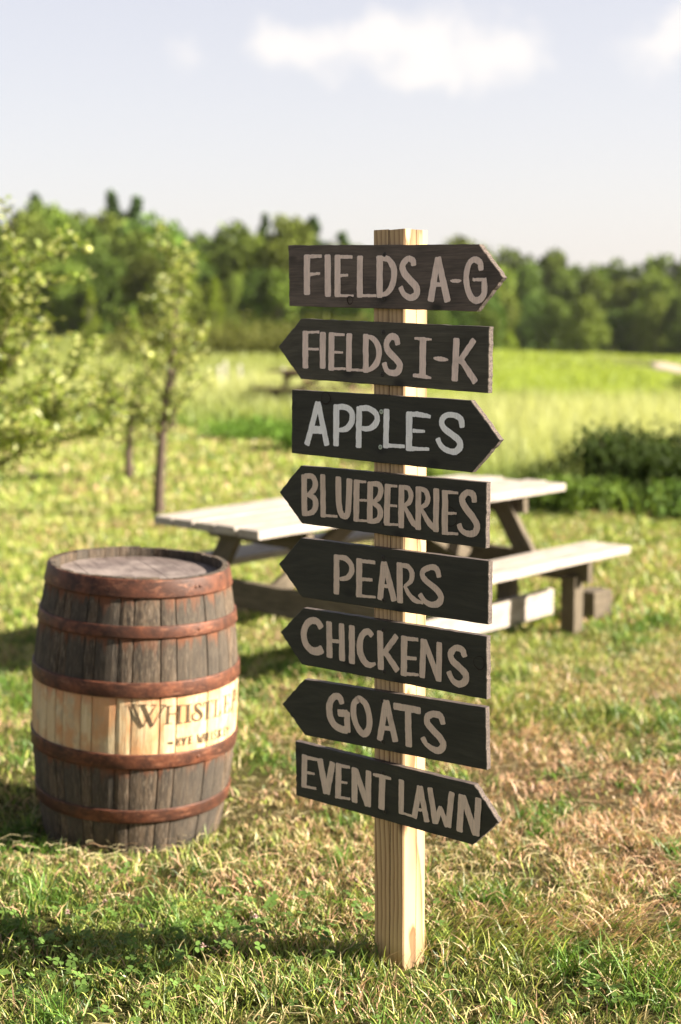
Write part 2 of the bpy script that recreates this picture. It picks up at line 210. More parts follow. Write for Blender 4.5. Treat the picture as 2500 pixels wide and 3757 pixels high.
([(-0.5024,0.8308),(-0.509,0.6911),(0.0191,0.8356),(0.0208,0.6959),(-0.5769,0.7611)],[('C',[[(-0.4467,0.791,0.0188),(-0.4572,0.8032,0.0179),(-0.4767,0.8032,0.0171),(-0.4935,0.7898,0.0182),(-0.5007,0.7665,0.0192),(-0.4945,0.7436,0.0192),(-0.4774,0.7315,0.0191),(-0.4579,0.7314,0.0199),(-0.4442,0.7384,0.0217)]]),('H',[[(-0.422,0.8069,0.0177),(-0.4207,0.7233,0.0187)],[(-0.3835,0.8073,0.0175),(-0.3826,0.7216,0.0185)],[(-0.4166,0.7634,0.0093),(-0.3856,0.7653,0.0092)]]),('I',[[(-0.353,0.807,0.0182),(-0.3529,0.7194,0.0183)]]),('C',[[(-0.2936,0.7939,0.016),(-0.3041,0.8013,0.0152),(-0.3192,0.7939,0.0162),(-0.329,0.7724,0.0181),(-0.3272,0.7466,0.019),(-0.3148,0.7276,0.018),(-0.2997,0.7226,0.0144),(-0.2837,0.7288,0.0071)]]),('K',[[(-0.27,0.8061,0.0176),(-0.2678,0.7187,0.0177)],[(-0.223,0.8026,0.0147),(-0.2601,0.7546,0.0141)],[(-0.2574,0.7627,0.015),(-0.2207,0.7225,0.0174)]]),('E',[[(-0.201,0.8039,0.018),(-0.2021,0.7146,0.0182)],[(-0.2076,0.8004,0.0095),(-0.163,0.8025,0.0093)],[(-0.1943,0.7559,0.0095),(-0.1672,0.7586,0.0085)],[(-0.2052,0.7177,0.0087),(-0.161,0.722,0.0068)]]),('N',[[(-0.1475,0.8048,0.016),(-0.1506,0.7186,0.0161)],[(-0.1449,0.803,0.0151),(-0.1052,0.7195,0.0159)],[(-0.1041,0.8037,0.0157),(-0.1052,0.7178,0.0159)]]),('S',[[(-0.0364,0.7838,0.0146),(-0.0435,0.7974,0.0162),(-0.0613,0.799,0.0147),(-0.0737,0.7833,0.0164),(-0.0677,0.7683,0.0164),(-0.0493,0.7563,0.0171),(-0.0335,0.7437,0.0178),(-0.035,0.7276,0.017),(-0.0511,0.7185,0.0155),(-0.0678,0.725,0.014),(-0.0784,0.7418,0.0148)]])],[(-0.2619,0.8109),(-0.2587,0.7127)]),
([(-0.5014,0.655),(-0.5009,0.516),(0.0178,0.677),(0.0227,0.537),(-0.5734,0.5812)],[('G',[[(-0.3837,0.6162,0.0159),(-0.3902,0.6295,0.0177),(-0.4055,0.6292,0.016),(-0.4201,0.6128,0.0189),(-0.4222,0.5871,0.0199),(-0.4137,0.5655,0.0199),(-0.3941,0.5538,0.0188),(-0.3688,0.5532,0.0177)],[(-0.3669,0.5505,0.0177),(-0.3686,0.5968,0.0186)],[(-0.3943,0.5913,0.0188),(-0.3676,0.5946,0.0176)]]),('O',[[(-0.3355,0.6352,0.0156),(-0.3477,0.6206,0.0166),(-0.3483,0.594,0.0175),(-0.3372,0.5668,0.0175),(-0.32,0.5541,0.0174),(-0.3051,0.566,0.0173),(-0.3009,0.5951,0.0172),(-0.31,0.6235,0.0172),(-0.3262,0.6361,0.0155),(-0.3355,0.6352,0.0156)]]),('A',[[(-0.2533,0.6443,0.0169),(-0.2711,0.5491,0.018)],[(-0.252,0.6446,0.0169),(-0.2258,0.5549,0.0177)],[(-0.2633,0.5791,0.0116),(-0.2393,0.5822,0.0115)]]),('T',[[(-0.2295,0.6374,0.0167),(-0.1567,0.6394,0.0171)],[(-0.1904,0.6355,0.0182),(-0.1875,0.5506,0.0192)]]),('S',[[(-0.0931,0.6205,0.0142),(-0.0996,0.6367,0.0168),(-0.1179,0.6387,0.016),(-0.1346,0.6303,0.0161),(-0.1363,0.6147,0.017),(-0.119,0.5994,0.0178),(-0.1005,0.5866,0.0177),(-0.0919,0.5719,0.0176),(-0.1016,0.5573,0.0169),(-0.1196,0.5563,0.0145),(-0.139,0.5645,0.0137),(-0.1486,0.5773,0.0146)]])],[(-0.2656,0.6433),(-0.262,0.5449)]),
([(-0.5318,0.4947),(-0.5305,0.3572),(-0.0096,0.4958),(-0.0131,0.3568),(0.0544,0.4253)],[('E',[[(-0.5015,0.4647,0.0177),(-0.5044,0.3853,0.0178)],[(-0.5076,0.4607,0.0099),(-0.4579,0.4625,0.0087)],[(-0.4955,0.4229,0.0079),(-0.4706,0.4249,0.0059)],[(-0.5109,0.3858,0.007),(-0.4659,0.3889,0.0068)]]),('V',[[(-0.4529,0.4647,0.0193),(-0.434,0.3844,0.0184)],[(-0.4134,0.4642,0.0181),(-0.4315,0.385,0.0184)]]),('E',[[(-0.3946,0.465,0.018),(-0.3966,0.3821,0.0181)],[(-0.4019,0.4615,0.0095),(-0.3607,0.4639,0.0075)],[(-0.3877,0.4222,0.0076),(-0.3685,0.424,0.0057)],[(-0.4048,0.3815,0.0077),(-0.3601,0.3864,0.0066)]]),('N',[[(-0.346,0.4646,0.0177),(-0.3464,0.3825,0.0178)],[(-0.3428,0.4614,0.0167),(-0.3074,0.3828,0.0176)],[(-0.3039,0.4657,0.0174),(-0.3055,0.3817,0.0176)]]),('T',[[(-0.2896,0.4615,0.0073),(-0.2657,0.462,0.01),(-0.2384,0.4625,0.0063)],[(-0.2634,0.464,0.019),(-0.2657,0.3838,0.0182)]]),('L',[[(-0.2078,0.4646,0.0159),(-0.209,0.3854,0.0152)],[(-0.2135,0.387,0.0063),(-0.1645,0.386,0.0053)]]),('A',[[(-0.156,0.4608,0.0156),(-0.1711,0.3844,0.015)],[(-0.1547,0.4611,0.0156),(-0.136,0.3833,0.0156)],[(-0.1646,0.4057,0.0088),(-0.1457,0.4071,0.0078)]]),('W',[[(-0.1277,0.4633,0.0155),(-0.1121,0.3848,0.0164)],[(-0.1108,0.3873,0.0146),(-0.0981,0.4256,0.0119)],[(-0.0994,0.4254,0.012),(-0.079,0.3859,0.0162)],[(-0.0678,0.4661,0.016),(-0.0765,0.3851,0.0161)]]),('N',[[(-0.0417,0.466,0.0166),(-0.046,0.3821,0.0176)],[(-0.0375,0.4648,0.0166),(-0.0034,0.3846,0.0174)],[(0.0031,0.468,0.0164),(-0.001,0.3834,0.0165)]])],[(-0.2611,0.4709),(-0.2566,0.3779)])
]
STENCIL = [('W',[[(-2.73,0.5113,0.0088),(2.64,0.4397,0.0083)],[(2.86,0.4397,0.0026),(9.6,0.5079,0.0023)],[(2.86,0.5105,0.0088),(8.02,0.4421,0.0083)],[(8.02,0.4426,0.0026),(14.54,0.506,0.0024)],[(-5.19,0.5104,0.0031),(-0.49,0.5113,0.0031)],[(0.76,0.5103,0.0031),(5.1,0.5097,0.0031)],[(7.44,0.5097,0.0026),(10.06,0.5091,0.0026)],[(12.56,0.5074,0.0026),(15.19,0.5068,0.0026)]]),('H',[[(16.25,0.5017,0.0081),(16.11,0.4482,0.0081)],[(22.75,0.501,0.0084),(22.41,0.447,0.0084)],[(16.49,0.4769,0.0029),(22.65,0.4786,0.0029)],[(14.4,0.5024,0.0028),(18.83,0.5014,0.0028)],[(14.4,0.4479,0.0028),(18.83,0.4473,0.0028)],[(21.11,0.5014,0.0029),(24.85,0.5004,0.0029)],[(20.92,0.4463,0.0029),(24.7,0.4457,0.0029)]]),('I',[[(27.89,0.4994,0.0088),(27.99,0.4469,0.0088)],[(25.84,0.5001,0.0029),(30.03,0.4993,0.0029)],[(26.08,0.4464,0.0029),(30.4,0.446,0.0029)]]),('S',[[(36.22,0.4874,0.0026),(36.0,0.4953,0.0035),(34.25,0.4992,0.0046),(32.65,0.4923,0.0073),(33.55,0.4797,0.0091),(36.0,0.4675,0.0098),(36.89,0.455,0.0081),(35.23,0.446,0.0052),(32.75,0.4465,0.004),(30.97,0.455,0.0039),(31.07,0.467,0.0039),(32.49,0.4693,0.0051)]]),('T',[[(41.26,0.4983,0.0089),(41.15,0.4438,0.0089)],[(37.85,0.4974,0.0032),(44.81,0.4972,0.0032)],[(38.02,0.4973,0.0029),(38.36,0.4852,0.0026)],[(44.68,0.4973,0.0033),(44.68,0.4851,0.0029)],[(39.27,0.4437,0.0027),(43.07,0.4436,0.0027)]]),('L',[[(47.52,0.4949,0.0099),(47.25,0.4424,0.0098)],[(45.32,0.4964,0.0027),(49.75,0.4951,0.0027)],[(45.32,0.4429,0.003),(51.15,0.4403,0.003)],[(51.15,0.4397,0.0043),(52.67,0.4566,0.003)]]),('E',[[(56.85,0.4977,0.0111),(56.45,0.441,0.011)],[(54.32,0.4982,0.0028),(62.14,0.4956,0.0029)],[(56.85,0.4692,0.0026),(61.19,0.4675,0.0026)],[(54.32,0.4411,0.0028),(62.71,0.4384,0.0029)],[(62.71,0.4384,0.0043),(63.5,0.45,0.0034)],[(62.14,0.4956,0.0047),(62.42,0.4824,0.0037)]]),('P',[[(67.61,0.4984,0.0115),(66.46,0.4285,0.011)],[(67.61,0.4995,0.0058),(70.89,0.496,0.0074),(72.6,0.4796,0.0097),(71.44,0.4657,0.0076),(68.08,0.4634,0.0053)]]),('hyphen',[[(16.58,0.3866,0.0052),(19.54,0.3858,0.0088)]]),('R',[[(21.93,0.398,0.0044),(21.83,0.3748,0.0044)],[(21.93,0.3972,0.0033),(23.28,0.3972,0.0034),(23.62,0.3906,0.0034),(22.07,0.3859,0.0031)],[(22.41,0.3862,0.0032),(23.92,0.3738,0.0033)]]),('Y',[[(25.09,0.3999,0.0039),(26.23,0.3869,0.0039)],[(27.69,0.4004,0.0034),(26.33,0.3869,0.0033)],[(26.23,0.3885,0.004),(26.08,0.3737,0.004)]]),('E',[[(29.47,0.3994,0.0042),(29.47,0.3748,0.0042)],[(29.47,0.3989,0.0029),(31.17,0.3994,0.0029)],[(29.47,0.3876,0.0026),(30.91,0.3875,0.0026)],[(29.47,0.3755,0.0029),(31.28,0.3763,0.0029)]]),('W',[[(34.63,0.4008,0.0043),(35.73,0.3722,0.0043)],[(35.89,0.372,0.0031),(36.83,0.3918,0.0031)],[(36.83,0.3918,0.0044),(37.56,0.3694,0.0044)],[(37.79,0.3705,0.0032),(38.53,0.3995,0.0032)]]),('H',[[(39.97,0.3997,0.0047),(40.26,0.3699,0.0047)],[(42.04,0.3994,0.0048),(42.22,0.371,0.0048)],[(40.09,0.3854,0.0027),(42.22,0.3851,0.0027)]]),('I',[[(44.81,0.3974,0.005),(45.13,0.3685,0.005)]]),('S',[[(49.2,0.3915,0.0038),(48.18,0.3975,0.0037),(47.06,0.3943,0.004),(47.52,0.3859,0.004),(48.72,0.3795,0.0041),(49.13,0.3721,0.0041),(48.05,0.3681,0.0037),(46.86,0.3732,0.0033)]]),('K',[[(51.65,0.3957,0.0049),(51.87,0.3673,0.0049)],[(53.87,0.3956,0.0033),(52.09,0.3811,0.0032)],[(52.23,0.3822,0.0034),(54.32,0.3676,0.0035)]]),('E',[[(56.45,0.3937,0.0055),(56.69,0.3665,0.0055)],[(56.45,0.3932,0.0026),(58.36,0.3926,0.0027)],[(56.53,0.3801,0.0023),(58.02,0.3796,0.0023)],[(56.61,0.3674,0.0027),(58.7,0.3669,0.0027)]]),('Y',[[(59.39,0.393,0.0041),(60.73,0.3788,0.0042)],[(62.33,0.393,0.0036),(60.92,0.3785,0.0035)],[(60.83,0.3798,0.0046),(61.01,0.3648,0.0046)]]),('hyphen',[[(62.33,0.3807,0.0029),(64.63,0.379,0.0029)]]),('I',[[(83,0.4977,0.008),(83,0.441,0.008)],[(81,0.4977,0.003),(85,0.4977,0.003)],[(81,0.441,0.003),(85,0.441,0.003)]]),('G',[[(97,0.48969999999999997,0.004),(93,0.4977,0.005),(89.5,0.47935,0.009),(90,0.45935,0.009),(93.5,0.441,0.006),(97,0.451,0.005),(97,0.46935,0.006)],[(94.5,0.46935,0.003),(98.5,0.46935,0.003)]])]
# ------------------------------------------------------------------ materials
def mat_board(name, base, light, mott):
    m = Mat(name, .72)
    v = m.map((3, 10, 45)); dist = m.noise(m.map((2, 2, 5)), 2.2, 3, .5, fac=False)
    vv = m.N('ShaderNodeVectorMath'); vv.operation = 'MULTIPLY_ADD'; m.L(dist, vv.inputs[0]); vv.inputs[1].default_value = (.3, .3, 3.2); m.L(v, vv.inputs[2])
    g = m.noise(vv.outputs[0], 2.3, 6, .62); g2 = m.noise(m.map((6, 20, 160)), 2.0, 3, .6)
    big = m.noise(m.map((4, 4, 9)), 1.6, 4, .55)
    c = m.mix(m.ramp(g, [(.30, 0.), (.72, 1.)]), base, light)
    c = m.mix(m.math('MULTIPLY', m.ramp(big, [(.42, 0.), (.68, 1.)]), mott), c, tuple(.35*k for k in base))
    c = m.mix(m.math('MULTIPLY', m.ramp(g2, [(.45, 0.), (.8, 1.)]), .35), c, tuple(1.8*k for k in light))
    kn = m.N('ShaderNodeTexVoronoi'); kn.inputs['Scale'].default_value = 1; m.L(m.map((5.2, 1, 8)), kn.inputs['Vector'])
    c = m.mix(m.math('MULTIPLY', m.ramp(kn.outputs['Distance'], [(.05, 1.), (.12, 0.)]), .8), c, (.008, .007, .006))
    m.color(c); m.rough(m.ramp(g2, [(.3, .6), (.8, .85)])); m.bump(m.math('ADD', g, m.math('MULTIPLY', g2, .6)), .5, .0012)
    m.b.inputs['Specular IOR Level'].default_value = .35
    return m.m
B_FADED_GLOSS = mat_board('board_stain_faded_sky_gloss', (.070, .052, .042), (.150, .112, .090), .8)  # washed-out stain, with some sky gloss lightened into its colour
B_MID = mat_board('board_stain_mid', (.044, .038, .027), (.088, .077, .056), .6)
B_DARK = mat_board('board_stain_dark', (.022, .021, .015), (.042, .039, .028), .4)
def mat_cut():
    m = Mat('sawn_edge', .9)
    sp_ = m.noise(m.map((260, 260, 260)), 1.6, 3, .7); st = m.noise(m.map((90, 40, 700)), 1, 3, .6); b = m.noise(m.map((9, 9, 9)), 3, 3, .5)
    c = m.mix(m.ramp(sp_, [(.38, 0.), (.62, 1.)]), (.028, .022, .018), (.18, .14, .12))
    c = m.mix(m.math('MULTIPLY', m.ramp(st, [(.45, 0.), (.6, 1.)]), .55), c, (.05, .04, .035))
    c = m.mix(m.ramp(b, [(.4, 0.), (.7, .55)]), c, (.06, .05, .045))
    m.color(c); m.bump(sp_, .8, .002); return m.m
CUT = mat_cut()
def mat_edge():
    m = Mat('board_edge_stain', .6)
    g = m.noise(m.map((14, 30, 30)), 4, 5, .7)
    m.color(m.mix(m.ramp(g, [(.35, 0.), (.7, 1.)]), (.035, .029, .025), (.13, .10, .085))); m.bump(g, .4, .001); return m.m
EDGE = mat_edge()
def mat_paint(name, col, dark):
    m = Mat(name, .6)
    st = m.noise(m.map((150, 20, 14)), 2, 4, .6); b = m.noise(m.map((10, 10, 10)), 2.2, 4, .6)
    g = m.noise(m.map((14, 20, 200)), 2, 3, .6); sp_ = m.noise(m.map((1, 1, 1)), 420, 1, .5)
    c = m.mix(m.ramp(st, [(.3, 0.), (.75, 1.)]), tuple(.82*k for k in col), tuple(min(1, 1.08*k) for k in col))
    c = m.mix(m.math('MULTIPLY', m.ramp(b, [(.56, 0.), (.78, 1.)]), .5), c, dark)
    c = m.mix(m.math('MULTIPLY', m.ramp(g, [(.62, 0.), (.72, 1.)]), .35), c, dark)
    c = m.mix(m.ramp(sp_, [(.76, 0.), (.8, .7)]), c, dark)
    m.color(c); m.bump(m.math('ADD', st, m.math('MULTIPLY', g, .5)), .35, .0006); return m.m
P_TAN = mat_paint('tan_paint', (.68, .52, .41), (.32, .24, .185))
P_TAN_GLOSS = mat_paint('pinkish_tan_paint_sky_gloss', (.84, .65, .56), (.42, .31, .26))  # upper boards' tan lettering, sky reflection brightened into the paint colour
P_WHITE = mat_paint('white_paint', (.93, .90, .88), (.55, .52, .50))

def mat_pine():
    m = Mat('pine_post', .65)
    v = m.map((1, 1, 1), loc=(.235, .02, 0)); nz = m.noise(m.map((3, 3, .9)), 3.0, 3, .5, fac=False)
    a = m.N('ShaderNodeVectorMath'); a.operation = 'MULTIPLY_ADD'; m.L(nz, a.inputs[0]); a.inputs[1].default_value = (.03, .03, 0); m.L(v, a.inputs[2])
    s = sepz(m, a.outputs[0])
    zz = m.math('MULTIPLY', s[2], .022)
    x = m.math('ADD', s[0], zz); y = m.math('SUBTRACT', s[1], m.math('MULTIPLY', s[2], .012))
    r = m.math('SQRT', m.math('ADD', m.math('MULTIPLY', x, x), m.math('MULTIPLY', y, y)))
    ring = m.math('FRACT', m.math('MULTIPLY', r, 80.0))
    late = m.ramp(ring, [(0., .0), (.35, .05), (.72, .45), (.93, 1.), (1., 0.)])
    fib = m.noise(m.map((300, 300, 8)), 1, 4, .6); big = m.noise(m.map((5, 5, 1.5)), 2, 3, .5)
    c = m.mix(late, (.50, .335, .175), (.15, .065, .024))
    c = m.mix(m.math('MULTIPLY', m.ramp(fib, [(.45, 0.), (.7, 1.)]), .35), c, (.40, .27, .14))
    c = m.mix(m.math('MULTIPLY', m.ramp(big, [(.4, 0.), (.7, 1.)]), .4), c, (.50, .37, .20))
    kn = m.N('ShaderNodeTexVoronoi'); kn.inputs['Scale'].default_value = 1; m.L(m.map((9, 9, 3.1)), kn.inputs['Vector'])
    c = m.mix(m.ramp(kn.outputs['Distance'], [(.07, .9), (.13, 0.)]), c, (.09, .04, .02))
    soil = m.math('SUBTRACT', .11, m.math('ADD', s[2], m.math('MULTIPLY', big, .09)))
    c = m.mix(m.math('MULTIPLY', m.ramp(m.math('MULTIPLY', soil, 14.0), [(0., 0.), (.8, 1.)]), .6), c, (.16, .11, .06))
    m.color(c); m.bump(m.math('ADD', fib, late), .25, .001); return m.m
PINE = mat_pine()
def mat_flat(name, col, rough=.8, var=.25, sc=12):
    m = Mat(name, rough); n = m.noise(m.map((1, 1, 1)), sc, 5, .6)
    m.color(m.mix(m.ramp(n, [(.3, 0.), (.7, 1.)]), tuple(k*(1-var) for k in col), tuple(min(1, k*(1+var)) for k in col))); m.bump(n, .3, .002); return m.m
SCREW = mat_flat('dark_screw', (.05, .045, .04), .5); SCREW.node_tree.nodes['Principled BSDF'].inputs['Metallic'].default_value = .6
SCREW_W = mat_flat('pale_screw', (.42, .47, .38), .5)
CRACK = mat_flat('crack_dark', (.02, .012, .008), .9)

# ------------------------------------------------------------------ ground
def mat_ground():
    m = Mat('turf_soil', .95)
    P = m.tc(); a = m.N('ShaderNodeAttribute'); a.attribute_name = 'tint'
    n1 = m.noise(P, 14, 6, .7); n2 = m.noise(P, 90, 4, .7); n3 = m.noise(P, 1.3, 4, .55)
    c = m.mix(m.ramp(n1, [(.35, 0.), (.65, 1.)]), m.mix(.55, a.outputs[0], (.02, .018, .008), 'MIX'), a.outputs[0])
    c = m.mix(m.ramp(n2, [(.4, 0.), (.62, .55)]), c, (.035, .028, .014))
    c = m.mix(m.ramp(n3, [(.35, 0.), (.7, .25)]), c, m.mix(.5, a.outputs[0], (.20, .17, .06)))
    m.color(c); m.b.inputs['Specular IOR Level'].default_value = .05; m.bump(m.math('ADD', n1, n2), .8, .03); return m.m
def lawn_color(x, y):
    s = straw(x, y)[:, None]; b = brown(x, y)[:, None]
    n = fbm(x, y, .8, 4.0)[:, None]
    green = np.array([.20, .27, .045])*(1-n) + np.array([.33, .36, .09])*n
    c = green*(1-s) + np.array([.40, .33, .15])*s
    c = c*(1-b*.8) + np.array([.44, .28, .16])*b*.8
    return c
def field_color(x, y):
    n = fbm(x, y, .12, 1.0)[:, None]
    c = np.array([.20, .26, .045])*(1-n) + np.array([.29, .33, .08])*n
    pale = np.clip(1.3*gauss(x, y, 3, 16, 9, 6)+.8*gauss(x, y, -4, 30, 9, 8), 0, 1)[:, None]
    c = c*(1-.6*pale) + np.array([.42, .42, .20])*.6*pale
    return c
def build_ground():
    ys = np.concatenate([np.linspace(-8, 2, 21)[:-1], np.linspace(2, 8, 81)[:-1], np.linspace(8, 30, 70)[:-1], np.linspace(30, 140, 60)[:-1], np.geomspace(140, 1400, 22)])
    xs = np.concatenate([-np.geomspace(12, 900, 34)[::-1], np.linspace(-12, 12, 161)[1:-1], np.geomspace(12, 900, 34)])
    X, Y = np.meshgrid(xs, ys); Z = tz(X, Y)
    V = np.c_[X.ravel(), Y.ravel(), Z.ravel()]; nx, ny = len(xs), len(ys)
    i = np.arange((ny-1)*(nx-1)); r = i//(nx-1); c = i % (nx-1); a = r*nx+c
    T = np.r_[np.c_[a, a+1, a+nx+1], np.c_[a, a+nx+1, a+nx]]
    x, y = V[:, 0], V[:, 1]
    w = np.clip((y-lawn_edge(x))/2, 0, 1)[:, None]
    col = lawn_color(x, y)*(1-w) + field_color(x, y)*w
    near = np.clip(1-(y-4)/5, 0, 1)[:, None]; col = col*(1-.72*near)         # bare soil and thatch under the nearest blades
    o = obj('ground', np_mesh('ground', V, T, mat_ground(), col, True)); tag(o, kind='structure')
build_ground()

# dirt path curving past the field on the right and a thin bare strip at the woodland foot
def ribbon(name, pts, widths, mat, dz=.02, label=None):
    v, f = [], []; P = [Vector((p[0], p[1], 0)) for p in pts]
    Q, W = [], []
    for i in range(len(P)-1):
        for k in range(8):
            t = k/8; Q.append(P[i].lerp(P[i+1], t)); W.append(widths[i]*(1-t)+widths[i+1]*t)
    Q.append(P[-1]); W.append(widths[-1])
    for i, p in enumerate(Q):
        d = (Q[min(i+1, len(Q)-1)]-Q[max(i-1, 0)]).normalized(); n = Vector((-d.y, d.x, 0))
        for s in np.linspace(-1, 1, 7):
            q = p+n*s*W[i]*(1+.12*math.sin(i*1.7+s*3)); v.append((q.x, q.y, tzf(q.x, q.y)+dz*(1 if abs(s) < .99 else -1.5)))
    for i in range(len(Q)-1):
        for k in range(6): a = i*7+k; f.append((a, a+1, a+8, a+7))
    o = obj(name, mesh(name, v, f, mat, smooth=True)); tag(o, kind='structure'); return o
DIRT = mat_flat('pale_dirt', (.42, .34, .26), .95, .22, 1.5)
ribbon('path', [(22, 31), (14, 35), (11.4, 40), (11.2, 46), (11.9, 52)], [1.0, 1.0, .9, .8, .3], DIRT, .05)

# ------------------------------------------------------------------ blades of grass, straw, meadow
def mat_leaf(name, trans=.45, attr=True, col=(.1, .15, .03), rnd=0, rough=.55, spec=.25):
    m = Mat(name, rough); m.b.inputs['Specular IOR Level'].default_value = spec
    if attr:
        a = m.N('ShaderNodeAttribute'); a.attribute_name = 'tint'; c = a.outputs[0]
    else: c = m.mix(0, col, col)
    if rnd:
        h = m.N('ShaderNodeHueSaturation'); m.L(c, h.inputs['Color']); r = m.rnd()
        m.L(m.math('ADD', m.math('MULTIPLY', r, .05*rnd), .5-.03*rnd), h.inputs['Hue']); m.L(m.math('ADD', m.math('MULTIPLY', m.math('FRACT', m.math('MULTIPLY', r, 7.31)), .7*rnd), 1-.35*rnd), h.inputs['Value'])
        c = h.outputs[0]
    m.L(c, m.b.inputs['Base Color'])
    t = m.N('ShaderNodeBsdfTranslucent'); bc = m.mix(.5, c, (1., .95, .35), 'MULTIPLY'); br = m.N('ShaderNodeVectorMath'); br.operation = 'SCALE'; m.L(bc, br.inputs[0]); br.inputs['Scale'].default_value = 1.25
    m.L(br.outputs[0], t.inputs[0])
    mx = m.N('ShaderNodeMixShader'); mx.inputs[0].default_value = trans; m.L(m.b.outputs[0], mx.inputs[1]); m.L(t.outputs[0], mx.inputs[2]); m.L(mx.outputs[0], m.out.inputs[0])
    return m.m
GRASS = mat_leaf('grass_blade', .24, rough=.45, spec=.35); HAY = mat_leaf('hay', .25)
def scatter(n, y0, y1, mx, power=1.0):
    """points in the wedge seen from the camera plus a side margin"""
    y = y0+(y1-y0)*RNG.random(n*2)**power; hw = .27*y+mx; keep = RNG.random(n*2) < hw/(.27*y1+mx); y = y[keep][:n]; x = (RNG.random(len(y))*2-1)*(.27*y+mx)
    return x, y
def blades(x, y, h, w, lean, yaw, col, segs=2, tipcol=None, z0=-.004, leandir=None):
    n = len(x); z = tz(x, y)+z0; k = segs
    fx, fy = np.cos(yaw), np.sin(yaw)                     # width axis
    if leandir is None: lx, ly = -fy, fx
    else: lx, ly = np.cos(leandir), np.sin(leandir)
    V = []; C = []
    for s in range(k+1):
        t = s/k; off = lean*t**1.7*h; zz = h*t*np.sqrt(np.maximum(1-(lean*t)**2*.6, .05)); ww = w*(1-.25*t) if s < k else 0
        cx = x+lx*off; cy = y+ly*off; c = col if tipcol is None else col*(1-t)+tipcol*t
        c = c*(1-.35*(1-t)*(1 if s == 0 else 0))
        if s < k:
            V += [np.c_[cx-fx*ww/2, cy-fy*ww/2, z+zz], np.c_[cx+fx*ww/2, cy+fy*ww/2, z+zz]]; C += [c, c]
        else: V.append(np.c_[cx, cy, z+zz]); C.append(c)
    nv = 2*k+1; V = np.stack(V, 1).reshape(-1, 3); C = np.stack(C, 1).reshape(-1, 3); b = (np.arange(n)*nv)[:, None]
    T = []
    for s in range(k-1): a = 2*s; T += [[a, a+1, a+3], [a, a+3, a+2]]
    a = 2*(k-1); T.append([a, a+1, a+2])
    T = np.concatenate([b+np.array(t)[None] for t in T]); return V, T, C
def join(parts):
    V, T, C = [], [], []; o = 0
    for v, t, c in parts: V.append(v); T.append(t+o); C.append(c); o += len(v)
    return np.concatenate(V), np.concatenate(T), np.concatenate(C)
def bald(x, y):
    """keep blades out of the barrel and the post foot"""
    return ((x+.69)**2+(y-4.33)**2 > .262**2) & ~((np.abs(x-.137) < .05) & (np.abs(y-3.115) < .05))
def lawn():
    parts = []
    for (n, y0, y1, mx, hh, ww, segs) in [(84000, 2.3, 4.3, .45, .043, .0031, 3), (76000, 4.3, 7.5, .5, .044, .0048, 2), (80000, 7.5, 14, .6, .055, .010, 2), (60000, 13, 24, 1, .07, .022, 2)]:
        x, y = scatter(n, y0, y1, mx); k = bald(x, y) & (y < lawn_edge(x)+.6); x, y = x[k], y[k]
        # pull blades together in tufts
        cx = np.round(x*16+.5*np.sin(y*9))/16; cy = np.round(y*14+.5*np.sin(x*11))/14; r = RNG.random(len(x)); pull = np.where(r < .55, .45, 0)*(y < 8)
        x = x+(cx-x)*pull*RNG.random(len(x)); y = y+(cy-y)*pull*RNG.random(len(x))
        s = straw(x, y); b = brown(x, y); u = RNG.random(len(x)); isdry = u < .16+.62*s; isbr = RNG.random(len(x)) < b*.9
        h = hh*(.3+1.15*RNG.random(len(x))**1.3)*(1-.35*s)*(.25+1.5*fbm(x, y, 7.0, 3.3))
        lush = gauss(x, y, .55, 3.32, .38, .16)+.8*gauss(x, y, 1.1, 3.1, .35, .2)+.5*gauss(x, y, .5, 5.5, .7, .6); h = h*(1+.9*lush)
        v = (.5+.85*RNG.random(len(x))[:, None]) if y0 < 5 else (.8+.35*RNG.random(len(x))[:, None]); f = np.clip(fbm(x, y, 5.0, 6.0)*2.2-.6, 0, 1)[:, None]
        green = (np.array([.035, .085, .011])*(1-f)+np.array([.19, .26, .05])*f)*v
        lime = np.array([.34, .39, .085])*v
        g = np.where((RNG.random(len(x)) < .32)[:, None], lime, green)
        if y0 > 4: g = g*1.15+np.array([.06, .065, .010])*(1 if y0 > 7 else .6)
        hole = (fbm(x, y, 7.5, 5.1) < .40) & (y < 5.5) & (RNG.random(len(x)) < .72)
        dry = (np.array([.50, .41, .20])*(.7+.45*RNG.random(len(x))[:, None])); br = np.array([.56, .35, .22])*(.5+.9*RNG.random(len(x))[:, None])
        c = np.where(isdry[:, None], dry, g); c = np.where((isbr & (u > .1))[:, None], br, c)
        weed = (fbm(x, y, 5.0, 21.3) > .63) & (y < 8); c = np.where((weed & (u < .8))[:, None], np.array([.10, .20, .025])*v, c); h = np.where(weed, h*1.5, h)
        lean = np.where(isdry | isbr, .55+.4*RNG.random(len(x)), -.0+.3+.65*RNG.random(len(x))); lean = np.clip(lean+.2*lush, 0, .97)
        yaw = RNG.random(len(x))*2*np.pi; ld = np.where(RNG.random(len(x)) < np.clip(lush*1.2, 0, .8), -.8+.5*RNG.standard_normal(len(x)), RNG.random(len(x))*2*np.pi)
        wv = ww*(.6+.8*RNG.random(len(x)))
        if y0 < 5: kk = ~hole; x, y, h, wv, lean, yaw, c, ld = x[kk], y[kk], h[kk], wv[kk], lean[kk], yaw[kk], c[kk], ld[kk]
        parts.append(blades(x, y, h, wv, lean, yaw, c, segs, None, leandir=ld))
    V, T, C = join(parts); o = obj('grass', np_mesh('grass', V, T, GRASS, C)); tag(o, 'short sunlit green and straw coloured lawn grass under the signpost', 'grass', kind='stuff')
lawn()
